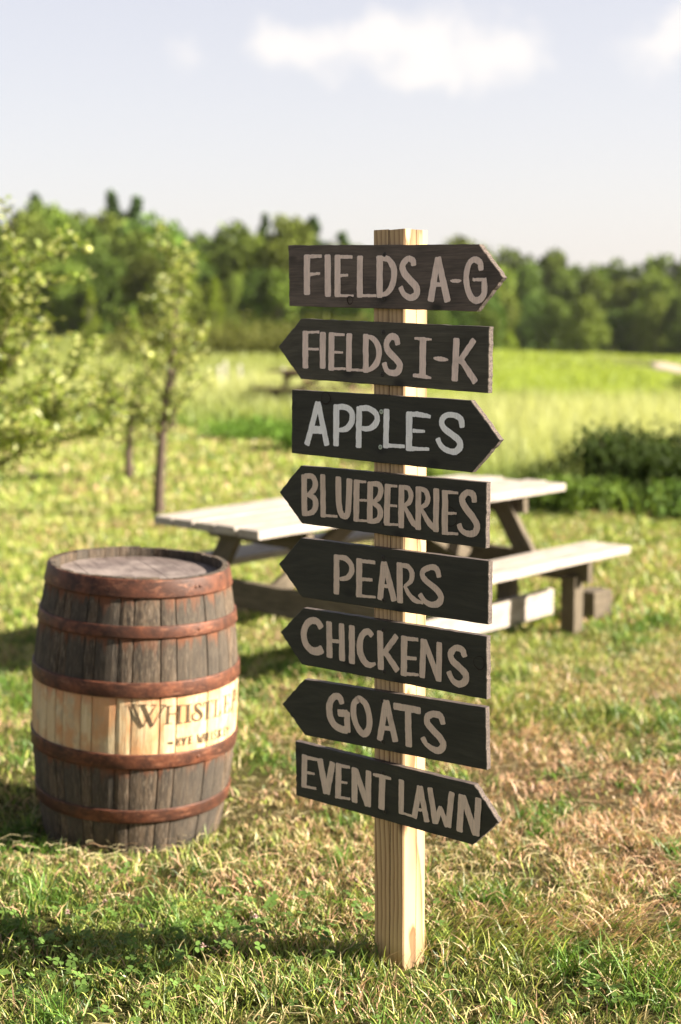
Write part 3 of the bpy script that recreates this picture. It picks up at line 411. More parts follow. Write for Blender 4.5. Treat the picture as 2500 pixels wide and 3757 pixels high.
def lying(n, xy, L0, L1, w, cols, lift=.035, dirmean=None, dirsd=9):
    """flat curved stalks lying on the turf"""
    x, y = xy; n = len(x); th = (RNG.random(n)*2*np.pi) if dirmean is None else dirmean+dirsd*RNG.standard_normal(n)
    Ln = L0+(L1-L0)*RNG.random(n)**1.5; cv = RNG.normal(0, .55, n); zb = lift*RNG.random(n); V = []
    tilt = RNG.normal(0, .12, n)
    for s in range(4):
        t = s/3-.5; a = th+cv*t; cx = x+np.cos(a)*Ln*t; cy = y+np.sin(a)*Ln*t; z = tz(cx, cy)+.012+zb+tilt*Ln*t+(.25-t*t)*.04*lift/.035*RNG.random(n)
        px, py = -np.sin(a)*w/2*(1 if s in (1, 2) else .4), np.cos(a)*w/2*(1 if s in (1, 2) else .4)
        V += [np.c_[cx-px, cy-py, z-w*.3], np.c_[cx+px, cy+py, z+w*.3]]
    V = np.stack(V, 1).reshape(-1, 3); b = (np.arange(n)*8)[:, None]; T = []
    for s in range(3): a = 2*s; T += [b+np.array([a, a+1, a+3]), b+np.array([a, a+3, a+2])]
    c = np.repeat(cols, 8, 0); return V, np.concatenate(T), c
def hay():
    parts = []
    def cols(n, br): 
        c = np.array([.56, .48, .27])*(.4+.7*RNG.random((n, 1))); r = RNG.random(n) < br; c[r] = (np.array([.50, .32, .19])*(.6+.7*RNG.random((n, 1))))[r]; return c
    x, y = scatter(34000, 2.4, 7, .5); k = (RNG.random(len(x)) < .10+.36*np.maximum(straw(x, y), brown(x, y))) & bald(x, y); x, y = x[k], y[k]
    parts.append(lying(0, (x, y),   .02, .075, .0013, cols(len(x), .22)))
    # cut grass banked against the barrel and in front of it
    n = 160; a = RNG.random(n)*2*np.pi; r = .30+.12*np.abs(RNG.standard_normal(n)); x = -.69+np.cos(a)*r; y = 4.33+np.sin(a)*r
    parts.append(lying(0, (x, y), .03, .10, .0016, cols(n, .12), .03))
    n = 90; x = RNG.uniform(-1.3, -.1, n); y = 3.93+.07*np.sin(x*4)+.05*RNG.standard_normal(n)
    parts.append(lying(0, (x, y), .03, .10, .0015, cols(n, .15), .05, .15, .5))
    n = 260; x = RNG.uniform(.25, 1.5, n); y = 3.8+.25*RNG.standard_normal(n)-.1*x
    parts.append(lying(0, (x, y), .03, .10, .0015, cols(n, .2), .05, -.15, .45))
    V, T, C = join(parts); o = obj('dry_straw', np_mesh('dry_straw', V, T, HAY, C)); tag(o, 'loose pale straw lying over the lawn and round the barrel foot', 'straw', kind='stuff')
hay()
CLOVER = mat_leaf('clover_leaf', .35)
def clover():
    n = 800; x = RNG.normal(-.62, .38, n); y = RNG.normal(3.2, .28, n)
    x2 = RNG.uniform(.5, 1.1, 200); y2 = RNG.normal(2.95, .1, 200); x = np.r_[x, x2]; y = np.r_[y, y2]
    k = bald(x, y) & (y > 2.3) & (y < 3.9) & (fbm(x, y, 6, 8) > .42); x, y = x[k], y[k]; n = len(x)
    h = RNG.uniform(.02, .055, n); r = RNG.uniform(.004, .0085, n); yaw = RNG.random(n)*6.28; V, T, C = [], [], []
    nx_, ny_ = RNG.normal(0, .3, n), RNG.normal(0, .3, n); z = tz(x, y)+h; k = 0; base = 0
    col = np.array([.11, .19, .04])*(.7+.7*RNG.random((n, 1)))
    for q in range(3):
        a = yaw+q*2.094; lc = (x+np.cos(a)*r, y+np.sin(a)*r)
        vs = [np.c_[x, y, z]]
        for j in range(5):
            b = a+np.array([-1.5, -.75, 0, .75, 1.5])[j]; rr = r*np.array([1.0, 1.05, .9, 1.05, 1.0])[j]
            px = lc[0]+np.cos(b)*rr; py = lc[1]+np.sin(b)*rr; vs.append(np.c_[px, py, z+(px-x)*nx_+(py-y)*ny_+.001])
        vs = np.stack(vs, 1).reshape(-1, 3); b0 = (np.arange(n)*6)[:, None]+base
        V.append(vs); C.append(np.repeat(col, 6, 0)); T += [b0+np.array([0, j+1, j+2]) for j in range(4)]; base += n*6
    o = obj('clover', np_mesh('clover', np.concatenate(V), np.concatenate(T), CLOVER, np.concatenate(C))); tag(o, 'patch of clover leaves in the shaded grass at front left', 'clover', kind='stuff')
    CF = mat_flat('clover_flower', (.62, .42, .40), .8)
    lab = ['small pinkish clover flower highest up in the sunlit clover patch', 'pale clover flower at the edge of the sign shadow', 'small white clover flower inside the dark sign shadow', 'small brownish clover flower at the left of the patch', 'pale clover flower nearest the signpost side of the patch']
    for i, (fx, fy) in enumerate([(-.62, 3.42), (-.50, 3.24), (-.33, 3.08), (-.70, 3.33), (-.22, 3.3)]):
        bm = []; fc = []; rr = random.Random(i)
        for j in range(46):
            a = rr.random()*6.28; e = rr.uniform(-.2, 1.5); d = Vector((math.cos(a)*math.cos(e), math.sin(a)*math.cos(e), math.sin(e))); s = d.cross(Vector((0, 0, 1))).normalized()*.0012 if abs(d.z) < .99 else Vector((.0012, 0, 0))
            b = len(bm); bm += [d*.002-s, d*.002+s, d*.0095]; fc.append((b, b+1, b+2))
        o = obj('clover_flower', mesh('clover_flower', bm, fc, CF), loc=(fx, fy, tzf(fx, fy)+.05)); tag(o, lab[i], 'flower', 'clover flowers in the lawn')
        st = [(-.0008, 0, -.05), (.0008, 0, -.05), (0, .0008, -.05), (-.0008, 0, .002), (.0008, 0, .002), (0, .0008, .002)]
        obj('stem', mesh('stem', st, [(0, 1, 4, 3), (1, 2, 5, 4), (2, 0, 3, 5)], mat_flat('stem_green', (.08, .14, .03))), o)
clover()

MEADOW = mat_leaf('meadow_blade', .45)
def meadow():
    parts = []
    for (n, y0, y1, mx, hh, ww) in [(42000, 11, 22, 1.5, .62, .016), (52000, 20, 45, 3, .6, .035), (36000, 42, 90, 6, .5, .09)]:
        x, y = scatter(n, y0, y1, mx); e = lawn_edge(x); k = y > e; x, y, e = x[k], y[k], e[k]
        # keep the path clear
        px = np.interp(y, [31, 35, 40, 47, 54, 62, 70], [22, 14, 11.4, 11.2, 11.6, 11.4, 10.4]); pw = np.interp(y, [30, 41, 49, 58, 66, 72], [1.3, 1.2, 1.1, .8, .5, .4]); k = ((np.abs(x-px) > pw) | (y < 33)) & ~((RNG.random(len(x)) < .7) & (x > 1.9) & (y < 14.6) & (y < 11.2+.5*RNG.random(len(x))+3.2*(x > 2.2))); x, y, e = x[k], y[k], e[k]
        n = len(x); v = .75+.5*RNG.random((n, 1)); f = fbm(x, y, .35, 7)[:, None]
        pale = np.clip(1.25*gauss(x, y, 3.4, 17, 7, 5.0)+.9*gauss(x, y, -2.5, 30, 5, 6)+.2, 0, 1)[:, None]
        edge = np.exp(-(y-e)/1.6)[:, None]; lime = np.clip((y-24)/6, 0, 1)[:, None]*np.clip((x+.5)/2, 0, 1)[:, None]
        c = (np.array([.15, .20, .04])*(1-f)+np.array([.27, .30, .08])*f)*v
        c = c*(1-.8*edge)+np.array([.13, .22, .03])*v*.8*edge
        c = c*(1-lime)+np.array([.27, .34, .055])*(.75+.45*RNG.random((n, 1)))*lime
        tip = c*(1-.85*pale*(1-edge)*(1-lime))+np.array([.54, .56, .26])*v*.75*pale*(1-edge)*(1-lime)
        h = hh*(.55+.6*RNG.random(n))*(1-.5*edge[:, 0])*(1-.72*lime[:, 0]); h = np.where((x < -.5) & (y < 26), h*.75, h)
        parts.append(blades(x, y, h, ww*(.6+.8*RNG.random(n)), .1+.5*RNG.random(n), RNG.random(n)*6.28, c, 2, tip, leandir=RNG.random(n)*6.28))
    V, T, C = join(parts); o = obj('meadow_grass', np_mesh('meadow_grass', V, T, MEADOW, C)); tag(o, 'tall pale green meadow grass with cream seed heads beyond the mown lawn', 'meadow', kind='stuff')
meadow()

# ------------------------------------------------------------------ signpost
A_ = math.radians(38.9715)
KNOTS = [(3, -0.0790, 1.0887, 0.0197), (5, 0.0016, 0.7756, 0.0137), (0, -0.3537, 1.5592, 0.0081), (2, -0.4264, 1.3363, 0.0131)]
def signpost():
    root = empty('signpost', (.135, 3.112, 0), -A_); tag(root, 'wooden signpost with eight hand painted dark arrow boards standing in the lawn', 'signpost')
    # board frame: u along the board, v into the board, measured from this origin
    ox, oy = .3, 2.91818; c, s = math.cos(A_), math.sin(A_)
    rel = Vector((ox-.135, oy-3.112)); ou = rel.x*c-rel.y*s; ov = rel.x*s+rel.y*c
    PO = Vector((ou, ov, 0))
    # post with a drying crack down the middle of each face
    x0, x1, y0, y1 = -.3025, -.2142, .0162, .1045; ch = .0035; g = .0009; dp = .006
    def side(p, q):      # points along one face with crack
        p, q = Vector(p), Vector(q); d = (q-p).normalized(); n = Vector((-d.y, d.x)); mid = p.lerp(q, .53)
        return [p+d*ch, mid-d*g, mid+n*dp, mid+d*g, q-d*ch]
    prof = side((x0, y0), (x1, y0))+side((x1, y0), (x1, y1))+side((x1, y1), (x0, y1))+side((x0, y1), (x0, y0))
    n = len(prof); zs = np.linspace(-.25, 1.712, 26); v, f, mi = [], [], []
    rr = random.Random(2)
    for i, z in enumerate(zs):
        wob = .0022*math.sin(z*2.3)+.001*math.sin(z*7)
        for j, p in enumerate(prof):
            q = Vector((p.x, p.y))
            if j % 5 in (1, 2, 3):      # the crack wanders
                d = [Vector((1, 0)), Vector((0, 1)), Vector((1, 0)), Vector((0, 1))][j//5]; q = q+d*wob*(1+j//5*.6)
            v.append((q.x+PO.x, q.y+PO.y, z+(.0 if i < len(zs)-1 else rr.uniform(-.0008, .0008))))
    for i in range(len(zs)-1):
        for j in range(n): f.append((i*n+j, i*n+(j+1) % n, (i+1)*n+(j+1) % n, (i+1)*n+j)); mi.append(1 if j % 5 in (1, 2) else 0)
    f.append(tuple((len(zs)-1)*n+j for j in range(n))); mi.append(0)
    obj('post', mesh('post', v, f, [PINE, CRACK], mi), root)
    names = ['FIELDS A-G', 'FIELDS I-K', 'APPLES', 'BLUEBERRIES', 'PEARS', 'CHICKENS', 'GOATS', 'EVENT LAWN']
    right = {0, 2, 7}; T = .016
    for bi, (cor, letters, screws) in enumerate(BOARDS):
        rr = random.Random(40+bi)
        TL, BL, TR, BR, TIP = [Vector(p) for p in cor]
        poly = [TL, BL, BR, TIP, TR] if bi in right else [TL, TIP, BL, BR, TR]
        cx = sum(p.x for p in poly)/5; cz = sum(p.y for p in poly)/5
        # outline with slightly rough saw cuts
        out = []; kind = []
        for k in range(5):
            p, q = poly[k], poly[(k+1) % 5]; L_ = (q-p).length; d = (q-p).normalized(); nn = Vector((-d.y, d.x)); horiz = abs(d.x) > .95
            m_ = max(6, int(L_/(.02 if horiz else .007)))
            for i in range(m_):
                t = i/m_; j = 0 if i == 0 else rr.gauss(0, .0003 if horiz else .0006); out.append(p.lerp(q, t)+nn*j); kind.append(0 if horiz else 1)
        n = len(out); v = []; f = []; mi = []
        b = .0012
        def ins(i):
            p0, p1, p2 = out[i-1], out[i], out[(i+1) % n]; d1 = (p1-p0).normalized(); d2 = (p2-p1).normalized(); d = (d1+d2).normalized(); return p1+Vector((-d.y, d.x))*b
        for i in range(n): q = ins(i); v.append((q.x-cx, 0, q.y-cz))
        for i in range(n): v.append((out[i].x-cx, b, out[i].y-cz))
        for i in range(n): v.append((out[i].x-cx, T, out[i].y-cz))
        f.append(tuple(range(n))); mi.append(0)
        for i in range(n):
            j = (i+1) % n
            f.append((i, i+n, j+n, j)); mi.append(0); f.append((i+n, i+2*n, j+2*n, j+n)); mi.append(1 if kind[i] else 2)
        f.append(tuple(range(3*n-1, 2*n-1, -1))); mi.append(0)
        M_ = [B_FADED_GLOSS, B_MID, B_DARK, B_DARK, B_DARK, B_DARK, B_DARK, B_DARK][bi]
        me = mesh('sign_board', v, f, [M_, CUT, EDGE], mi)
        bo = obj('sign_board', me, root, (PO.x+cx, PO.y, cz))
        me.transform(Matrix.Identity(4))
        bo['label'] = 'dark arrow board pointing %s, painted %s in %s letters' % ('right' if bi in right else 'left', names[bi], 'white' if bi == 2 else 'tan')
        k_ = 0
        for nm, strokes in letters:
            V, F = [], []
            for st in strokes:
                k_ += 1; ribbon2d(V, F, [(p[0]-cx, p[1]-cz, p[2]*.98) for p in st], -.0005-.00007*k_, rr)
            lo = obj('painted_letter', mesh('painted_letter', V, F, P_WHITE if bi == 2 else P_TAN_GLOSS if bi < 2 else P_TAN), bo)
            lo['label'] = ('%s painted %s' % ('white' if bi == 2 else 'tan', 'hyphen' if nm == 'hyphen' else 'letter '+nm))
        for (kb, u0, z0, r0) in KNOTS:
            if kb != bi: continue
            V, F = [], []; nk = 30
            for q in range(nk):
                a = q*2*math.pi/nk; wv = 1+.05*math.sin(3*a+bi)+rr.gauss(0, .02); tw = .0009*(.35+.9*abs(math.sin(a*.5+bi)))
                for rad in (r0*wv-tw, r0*wv+tw): V.append((u0-cx+rad*math.cos(a), -.0021, z0-cz+rad*1.08*math.sin(a)))
            F = [(2*q, 2*q+1, (2*q+3) % (2*nk), (2*q+2) % (2*nk)) for q in range(nk)]
            obj('knot_ring', mesh('knot_ring', V, F, CRACK), bo)
        for (u, z) in screws:
            sm = screw_mesh(SCREW_W if bi == 2 else SCREW); obj('screw', sm, bo, (u-cx, 0, z-cz), (0, rr.random()*1.5, 0))
    return root
def catmull(pts, n):
    P = [np.array(p, float) for p in pts]
    if len(P) == 2: return [P[0]*(1-t)+P[1]*t for t in np.linspace(0, 1, n)]
    P = [2*P[0]-P[1]]+P+[2*P[-1]-P[-2]]; out = []
    m = max(3, n//(len(P)-3))
    for i in range(1, len(P)-2):
        for t in np.linspace(0, 1, m, endpoint=(i == len(P)-3)):
            a, b, c, d = P[i-1:i+3]; out.append(.5*((2*b)+(-a+c)*t+(2*a-5*b+4*c-d)*t*t+(-a+3*b-3*c+d)*t**3))
    return out
def ribbon2d(V, F, pts, yoff, rr, rag=.00035, cap=.28, mapf=None, n=14):
    Q = catmull(pts, n if len(pts) > 2 else 10); w0 = Q[0][2]; w1 = Q[-1][2]
    d0 = Q[1][:2]-Q[0][:2]; d0 = d0/np.linalg.norm(d0); d1 = Q[-1][:2]-Q[-2][:2]; d1 = d1/np.linalg.norm(d1)
    L, R = [], []
    for i, q in enumerate(Q):
        a = Q[max(i-1, 0)]; b = Q[min(i+1, len(Q)-1)]; d = (b-a)[:2]; d = d/(np.linalg.norm(d)+1e-9); nn = np.array([-d[1], d[0]])
        w = q[2]*.5; e = 1.0
        L.append(q[:2]+nn*(w*e+rr.gauss(0, rag))); R.append(q[:2]-nn*(w*e+rr.gauss(0, rag)))
    # caps: brush strokes end a little rounded
    cl = Q[0][:2]-d0*w0*cap*.5; cr2 = Q[-1][:2]+d1*w1*cap*.5; n0 = np.array([-d0[1], d0[0]]); n1 = np.array([-d1[1], d1[0]])
    pl = [cl+n0*w0*.34, cl-n0*w0*.34]; pr = [cr2+n1*w1*.34, cr2-n1*w1*.34]
    L = [pl[0]]+L+[pr[0]]; R = [pl[1]]+R+[pr[1]]
    b = len(V)
    for l, r in zip(L, R):
        for p in (l, r): V.append((p[0], yoff, p[1]) if mapf is None else mapf(p[0], p[1], yoff))
    for i in range(len(L)-1): a = b+2*i; F.append((a, a+1, a+3, a+2))
_screw = {}
def screw_mesh(mat):
    if mat.name in _screw: return _screw[mat.name]
    v, f, mi = [], [], []; N_ = 14; r = .0055
    for i in range(N_): a = i*2*math.pi/N_; v.append((r*math.cos(a), -.0008, r*math.sin(a)))
    for i in range(N_): a = i*2*math.pi/N_; v.append((r*.8*math.cos(a), -.0016, r*.8*math.sin(a)))
    for i in range(N_): j = (i+1) % N_; f.append((i, j, j+N_, i+N_)); mi.append(0)
    f.append(tuple(range(N_, 2*N_))); mi.append(0)
    for (a, b) in ((.0024, .0006), (.0006, .0024)):
        k = len(v); y = -.0019 if a > b else -.0020; v += [(-a, y, -b), (a, y, -b), (a, y, b), (-a, y, b)]; f.append((k, k+1, k+2, k+3)); mi.append(1)
    me = mesh('screw', v, f, [mat, CRACK], mi); _screw[mat.name] = me; return me
signpost()

# ------------------------------------------------------------------ barrel
BH = .886
def br_r(z): t = 2*z/BH-1; return .329-.047*t*t
def mat_stave():
    m = Mat('barrel_stave', .85)
    P = m.tc(); s = sepz(m); r = m.rnd()
    off = m.N('ShaderNodeCombineXYZ'); m.L(m.math('MULTIPLY', r, 31.0), off.inputs[0]); m.L(m.math('MULTIPLY', r, 17.0), off.inputs[1])
    Q = m.N('ShaderNodeVectorMath'); Q.operation = 'ADD'; m.L(P, Q.inputs[0]); m.L(off.outputs[0], Q.inputs[1]); Q = Q.outputs[0]
    st = m.noise(m.map((45, 45, 3.5), src=Q), 2, 6, .65); fine = m.noise(m.map((160, 160, 14), src=Q), 1.5, 4, .7); blot = m.noise(m.map((9, 9, 5), src=Q), 1.6, 5, .6)
    wood = m.mix(m.ramp(st, [(.30, 0.), (.66, 1.)]), (.012, .009, .006), (.13, .090, .058))
    wood = m.mix(m.ramp(blot, [(.45, 0.), (.64, .8)]), wood, (.028, .022, .017))
    wood = m.mix(m.ramp(fine, [(.52, 0.), (.68, .6)]), wood, (.30, .24, .18))
    dark = m.math('MULTIPLY', m.math('FRACT', m.math('MULTIPLY', r, 5.77)), .75)
    wood = m.mix(dark, wood, (.045, .039, .032))
    # cream painted belly band
    zj = m.math('ADD', s[2], m.math('MULTIPLY', m.math('SUBTRACT', st, .5), .006))
    band = m.math('MULTIPLY', m.ramp(zj, [(.345, 0.), (.350, 1.)]), m.ramp(zj, [(.534, 1.), (.539, 0.)]))
    cream = m.mix(m.ramp(st, [(.3, 0.), (.7, 1.)]), (.48, .34, .18), (.68, .55, .35))
    cream = m.mix(m.ramp(blot, [(.44, 0.), (.60, .85)]), cream, (.48, .22, .09))
    cream = m.mix(m.ramp(m.noise(m.map((14, 14, 9), src=Q), 2, 4, .6), [(.52, 0.), (.7, .65)]), cream, (.33, .29, .20))
    cream = m.mix(m.ramp(fine, [(.58, 0.), (.72, .5)]), cream, (.26, .18, .11))
    cream = m.mix(m.math('MULTIPLY', r, .45), cream, (.50, .34, .18))
    c = m.mix(band, wood, cream)
    # rust running down from under the hoops
    rust = None
    for top in (.830, .710, .530, .310):
        d = m.math('SUBTRACT', top, s[2]); jag = m.math('MULTIPLY', m.ramp(m.noise(m.map((38, 38, 1.5), src=Q), 1.2, 3, .6), [(.42, 0.), (.75, 1.)]), .075)
        k = m.math('MULTIPLY', m.math('GREATER_THAN', d, -.012), m.ramp(m.math('DIVIDE', d, m.math('ADD', jag, .010)), [(.15, 1.), (1., 0.)]))
        rust = k if rust is None else m.math('MAXIMUM', rust, k)
    c = m.mix(m.math('MULTIPLY', rust, m.ramp(m.noise(m.map((4, 4, 1), src=Q), 1.5, 2, .5), [(.36, .3), (.58, .95)])), c, m.mix(band, (.14, .05, .022), (.50, .24, .12)))
    m.color(c); m.bump(m.math('ADD', st, fine), .6, .003); return m.m
def mat_rust():
    m = Mat('rusty_iron', .55); P = m.tc()
    a = m.noise(P, 26, 6, .7); b = m.noise(P, 160, 3, .6); d = m.noise(P, 6, 3, .5)
    c = m.mix(m.ramp(a, [(.35, 0.), (.68, 1.)]), (.038, .015, .010), (.165, .056, .028))
    c = m.mix(m.ramp(b, [(.60, 0.), (.72, .6)]), c, (.32, .13, .06)); c = m.mix(m.ramp(d, [(.42, 0.), (.62, .75)]), c, (.035, .017, .012)); c = m.mix(m.ramp(m.noise(m.map((7, 7, 30)), 2, 4, .7), [(.55, 0.), (.7, .6)]), c, (.30, .13, .075))
    m.color(c); m.b.inputs['Metallic'].default_value = .15; m.bump(m.math('ADD', a, b), .5, .002); return m.m
def barrel():
    root = empty('barrel', (-.689, 4.33, -.134)); root.rotation_euler = (0, math.radians(3.0), 0)
    tag(root, 'old oak whiskey barrel with rusty hoops and a cream lettered band', 'barrel')
    ST, RU = mat_stave(), mat_rust(); HEAD = mat_head(); INK = mat_ink()
    phi0 = math.degrees(math.atan2(-4.33, .677))
    angs = [-78, -66, -57, -49, -43, -31, -24.4, -11.3, -3.2, 12, 21.2, 41.5, 51, 62, 72]
    rr = random.Random(3); a = 72
    while a < 360-78-13: a += rr.uniform(8, 15); angs.append(a)
    angs.append(282)
    zs = [BH*i/18 for i in range(19)]; th = .026; K = 5
    for i in range(len(angs)-1):
        g = .42 if -5 < angs[i] < 22 else .26; a0, a1 = math.radians(phi0+angs[i]+g), math.radians(phi0+angs[i+1]-g); jr = rr.uniform(-.0012, .0006); topj = rr.uniform(-.003, .002)
        v, f = [], []
        for z in zs:
            zz = z if z < BH-.001 else z+topj
            for k in range(K):
                t = a0+(a1-a0)*k/(K-1); e = -.0016 if k in (0, K-1) else 0; r = br_r(z)+jr+e; v.append((r*math.cos(t), r*math.sin(t), zz))
            for k in range(K):
                t = a1+(a0-a1)*k/(K-1); r = br_r(z)-th+(.009 if z > BH-.02 else 0); v.append((r*math.cos(t), r*math.sin(t), zz))
        n = 2*K
        for s in range(len(zs)-1):
            for k in range(n): f.append((s*n+k, s*n+(k+1) % n, (s+1)*n+(k+1) % n, (s+1)*n+k))
        f.append(tuple(range(n))[::-1]); f.append(tuple((len(zs)-1)*n+k for k in range(n)))
        obj('stave', mesh('stave', v, f, ST), root)
    # hoops (a band of iron that follows the belly), with an overlap and rivets
    for (z0, z1) in ((.829, .884), (.709, .746), (.530, .576), (.308, .354), (.130, .173)):
        v, f = [], []; N_ = 96; lean = rr.uniform(-.002, .002)
        for k in range(N_):
            a = 2*math.pi*k/N_; dz = lean*math.cos(a)
            for (z, o_) in ((z0, .0015), (z0, .0052), (z0+.004, .0062), (z1-.004, .0062), (z1, .0052), (z1, .0005)):
                r = br_r(z)+o_; v.append((r*math.cos(a), r*math.sin(a), z+dz))
        for k in range(N_):
            for j in range(5): a = k*6+j; b = ((k+1) % N_)*6+j; f.append((a, b, b+1, a+1))
        ho = obj('hoop', mesh('hoop', v, f, RU, smooth=True), root)
        for da in (0, 3):
            a = math.radians(phi0+rr.choice([35, 150, -150, 100])+da); zc = (z0+z1)/2; r = br_r(zc)+.006; vv, ff = [], []
            c0 = Vector((r*math.cos(a), r*math.sin(a), zc)); nrm = Vector((math.cos(a), math.sin(a), 0)); tg = Vector((-math.sin(a), math.cos(a), 0))
            for q, (rad, h) in enumerate(((.006, 0), (.0045, .0022), (.0018, .0034))):
                for k in range(10): b = k*math.pi/5; vv.append(c0+tg*rad*math.cos(b)+Vector((0, 0, rad*math.sin(b)))+nrm*h)
            for q in range(2):
                for k in range(10): ff.append((q*10+k, q*10+(k+1) % 10, q*10+10+(k+1) % 10, q*10+10+k))
            ff.append(tuple(20+k for k in range(10))); obj('rivet', mesh('rivet', vv, ff, RU), ho)
    # head: planks let into the staves below the rim
    zt = BH-.030; R = br_r(BH)-th+.004; xs = [-R, -.17, -.06, .055, .15, R]; ca = math.radians(24)
    hd = obj('barrel_head', mesh('barrel_head', [((R+.001)*math.cos(k*math.pi/24), (R+.001)*math.sin(k*math.pi/24), zt-.012) for k in range(48)], [tuple(range(48))], HEAD), root)
    for i in range(5):
        xa, xb = xs[i]+.0006, xs[i+1]-.0006; top = []
        ts = np.linspace(xa, xb, 7)
        up = [(t, math.sqrt(max(R*R-t*t, 1e-8))) for t in ts]; lo = [(t, -u) for t, u in up[::-1]]; ring = up+lo; n = len(ring); jz = rr.uniform(-.001, .001)
        v = [(p[0]*math.cos(ca)-p[1]*math.sin(ca), p[0]*math.sin(ca)+p[1]*math.cos(ca), zt+jz) for p in ring]+[(p[0]*math.cos(ca)-p[1]*math.sin(ca), p[0]*math.sin(ca)+p[1]*math.cos(ca), zt-.011) for p in ring]
        f = [tuple(range(n))[::-1]]+[(k, (k+1) % n, n+(k+1) % n, n+k) for k in range(n)]
        obj('plank', mesh('plank', v, f, HEAD), hd)
    # stencilled lettering, mapped on the curved staves
    for nm, strokes in STENCIL:
        V, F = [], []; k_ = 0
        for st in strokes:
            k_ += 1
            def mf(s_, z, o_): r = br_r(z)+.0011+.00008*k_; t = math.radians(phi0)+s_/.329; return (r*math.cos(t), r*math.sin(t), z)
            ribbon2d(V, F, [(math.radians(p[0])*.329, p[1], p[2]*1.08) for p in st], 0, rr, rag=.0002, cap=.1, mapf=mf, n=16)
        lo = obj('stencilled_letter', mesh('stencilled_letter', V, F, INK), root); lo['label'] = 'dark stencilled '+('hyphen' if nm == 'hyphen' else 'letter '+nm)
def mat_head():
    m = Mat('barrel_head_wood', .8); rot = m.map((1, 1, 1), rot=(0, 0, math.radians(-24)))
    st = m.noise(m.map((30, 3, 3), src=rot), 2, 6, .65); bl = m.noise(m.map((1, 1, 1)), 7, 5, .6); f2 = m.noise(m.map((120, 12, 12), src=rot), 2, 4, .7)
    c = m.mix(m.ramp(st, [(.3, 0.), (.7, 1.)]), (.060, .045, .040), (.165, .13, .118)); c = m.mix(m.ramp(bl, [(.45, 0.), (.62, .7)]), c, (.27, .225, .20))
    c = m.mix(m.ramp(f2, [(.55, 0.), (.7, .5)]), c, (.06, .045, .04)); m.color(c); m.rough(.62); m.bump(m.math('ADD', st, f2), .5, .003); return m.m
def mat_ink():
    m = Mat('stencil_ink', .8); n = m.noise(m.map((40, 40, 12)), 2, 5, .7)
    m.color(m.mix(m.ramp(n, [(.38, 0.), (.66, 1.)]), (.045, .032, .018), (.13, .085, .045))); return m.m
barrel()

# ------------------------------------------------------------------ picnic table
def mat_deck(name, lo, hi, dark):
    m = Mat(name, .85); P = m.tc(); r = m.rnd()
    off = m.N('ShaderNodeCombineXYZ'); m.L(m.math('MULTIPLY', r, 9.0), off.inputs[0]); m.L(m.math('MULTIPLY', r, 23.0), off.inputs[2])
    Q = m.N('ShaderNodeVectorMath'); Q.operation = 'ADD'; m.L(P, Q.inputs[0]); m.L(off.outputs[0], Q.inputs[1]); Q = Q.outputs[0]
    st = m.noise(m.map((3, 40, 40), src=Q), 2, 6, .62); bl = m.noise(m.map((3, 6, 6), src=Q), 2, 4, .6)
    c = m.mix(m.ramp(st, [(.3, 0.), (.7, 1.)]), lo, hi); c = m.mix(m.ramp(bl, [(.5, 0.), (.72, .6)]), c, dark); m.color(c); m.bump(st, .5, .003); return m.m
WTOP = mat_deck('bleached_deck_wood', (.26, .225, .19), (.42, .375, .33), (.16, .13, .105))
WLEG = mat_deck('weathered_frame_wood', (.07, .056, .036), (.15, .12, .085), (.04, .032, .022))
def plank_mesh(name, L, W, T, mat, seed=0, warp=0.0, trim=(0, 0)):
    """plank along x, centred, slightly worn and bowed"""
    rr = random.Random(seed); v, f = [], []; n = 9; prof = [(-W/2, -T/2), (W/2, -T/2), (W/2, T/2-.005), (W/2-.006, T/2), (-W/2+.006, T/2), (-W/2, T/2-.005)]
    for i in range(n):
        t = i/(n-1); x = -L/2+L*t; dz = warp*(1-(2*t-1)**2)+rr.gauss(0, .0008); dy = rr.gauss(0, .001); e = .010 if i in (0, n-1) else 0
        for k, (a, b) in enumerate(prof):
            v.append((x+(0 if i not in (0, n-1) else rr.gauss(0, .003)), a*(1-e)+dy, b*(1-e*2)+dz))
    for i in range(n-1):
        for k in range(6): f.append((i*6+k, (i+1)*6+k, (i+1)*6+(k+1) % 6, i*6+(k+1) % 6))
    f.append(tuple(range(6))); f.append(tuple((n-1)*6+k for k in range(6))[::-1]); return mesh(name, v, f, mat)
def beam(name, p, q, w, t, mat, parent, roll_axis=Vector((0, 1, 0)), seed=0):
    p, q = Vector(p), Vector(q); d = q-p; me = plank_mesh(name, d.length, w, t, mat, seed)
    x = d.normalized(); y = roll_axis-x*roll_axis.dot(x); y.normalize(); z = x.cross(y); R = Matrix((x, y, z)).transposed().to_4x4()
    o = obj(name, me, parent); o.matrix_local = Matrix.Translation((p+q)/2) @ R; return o
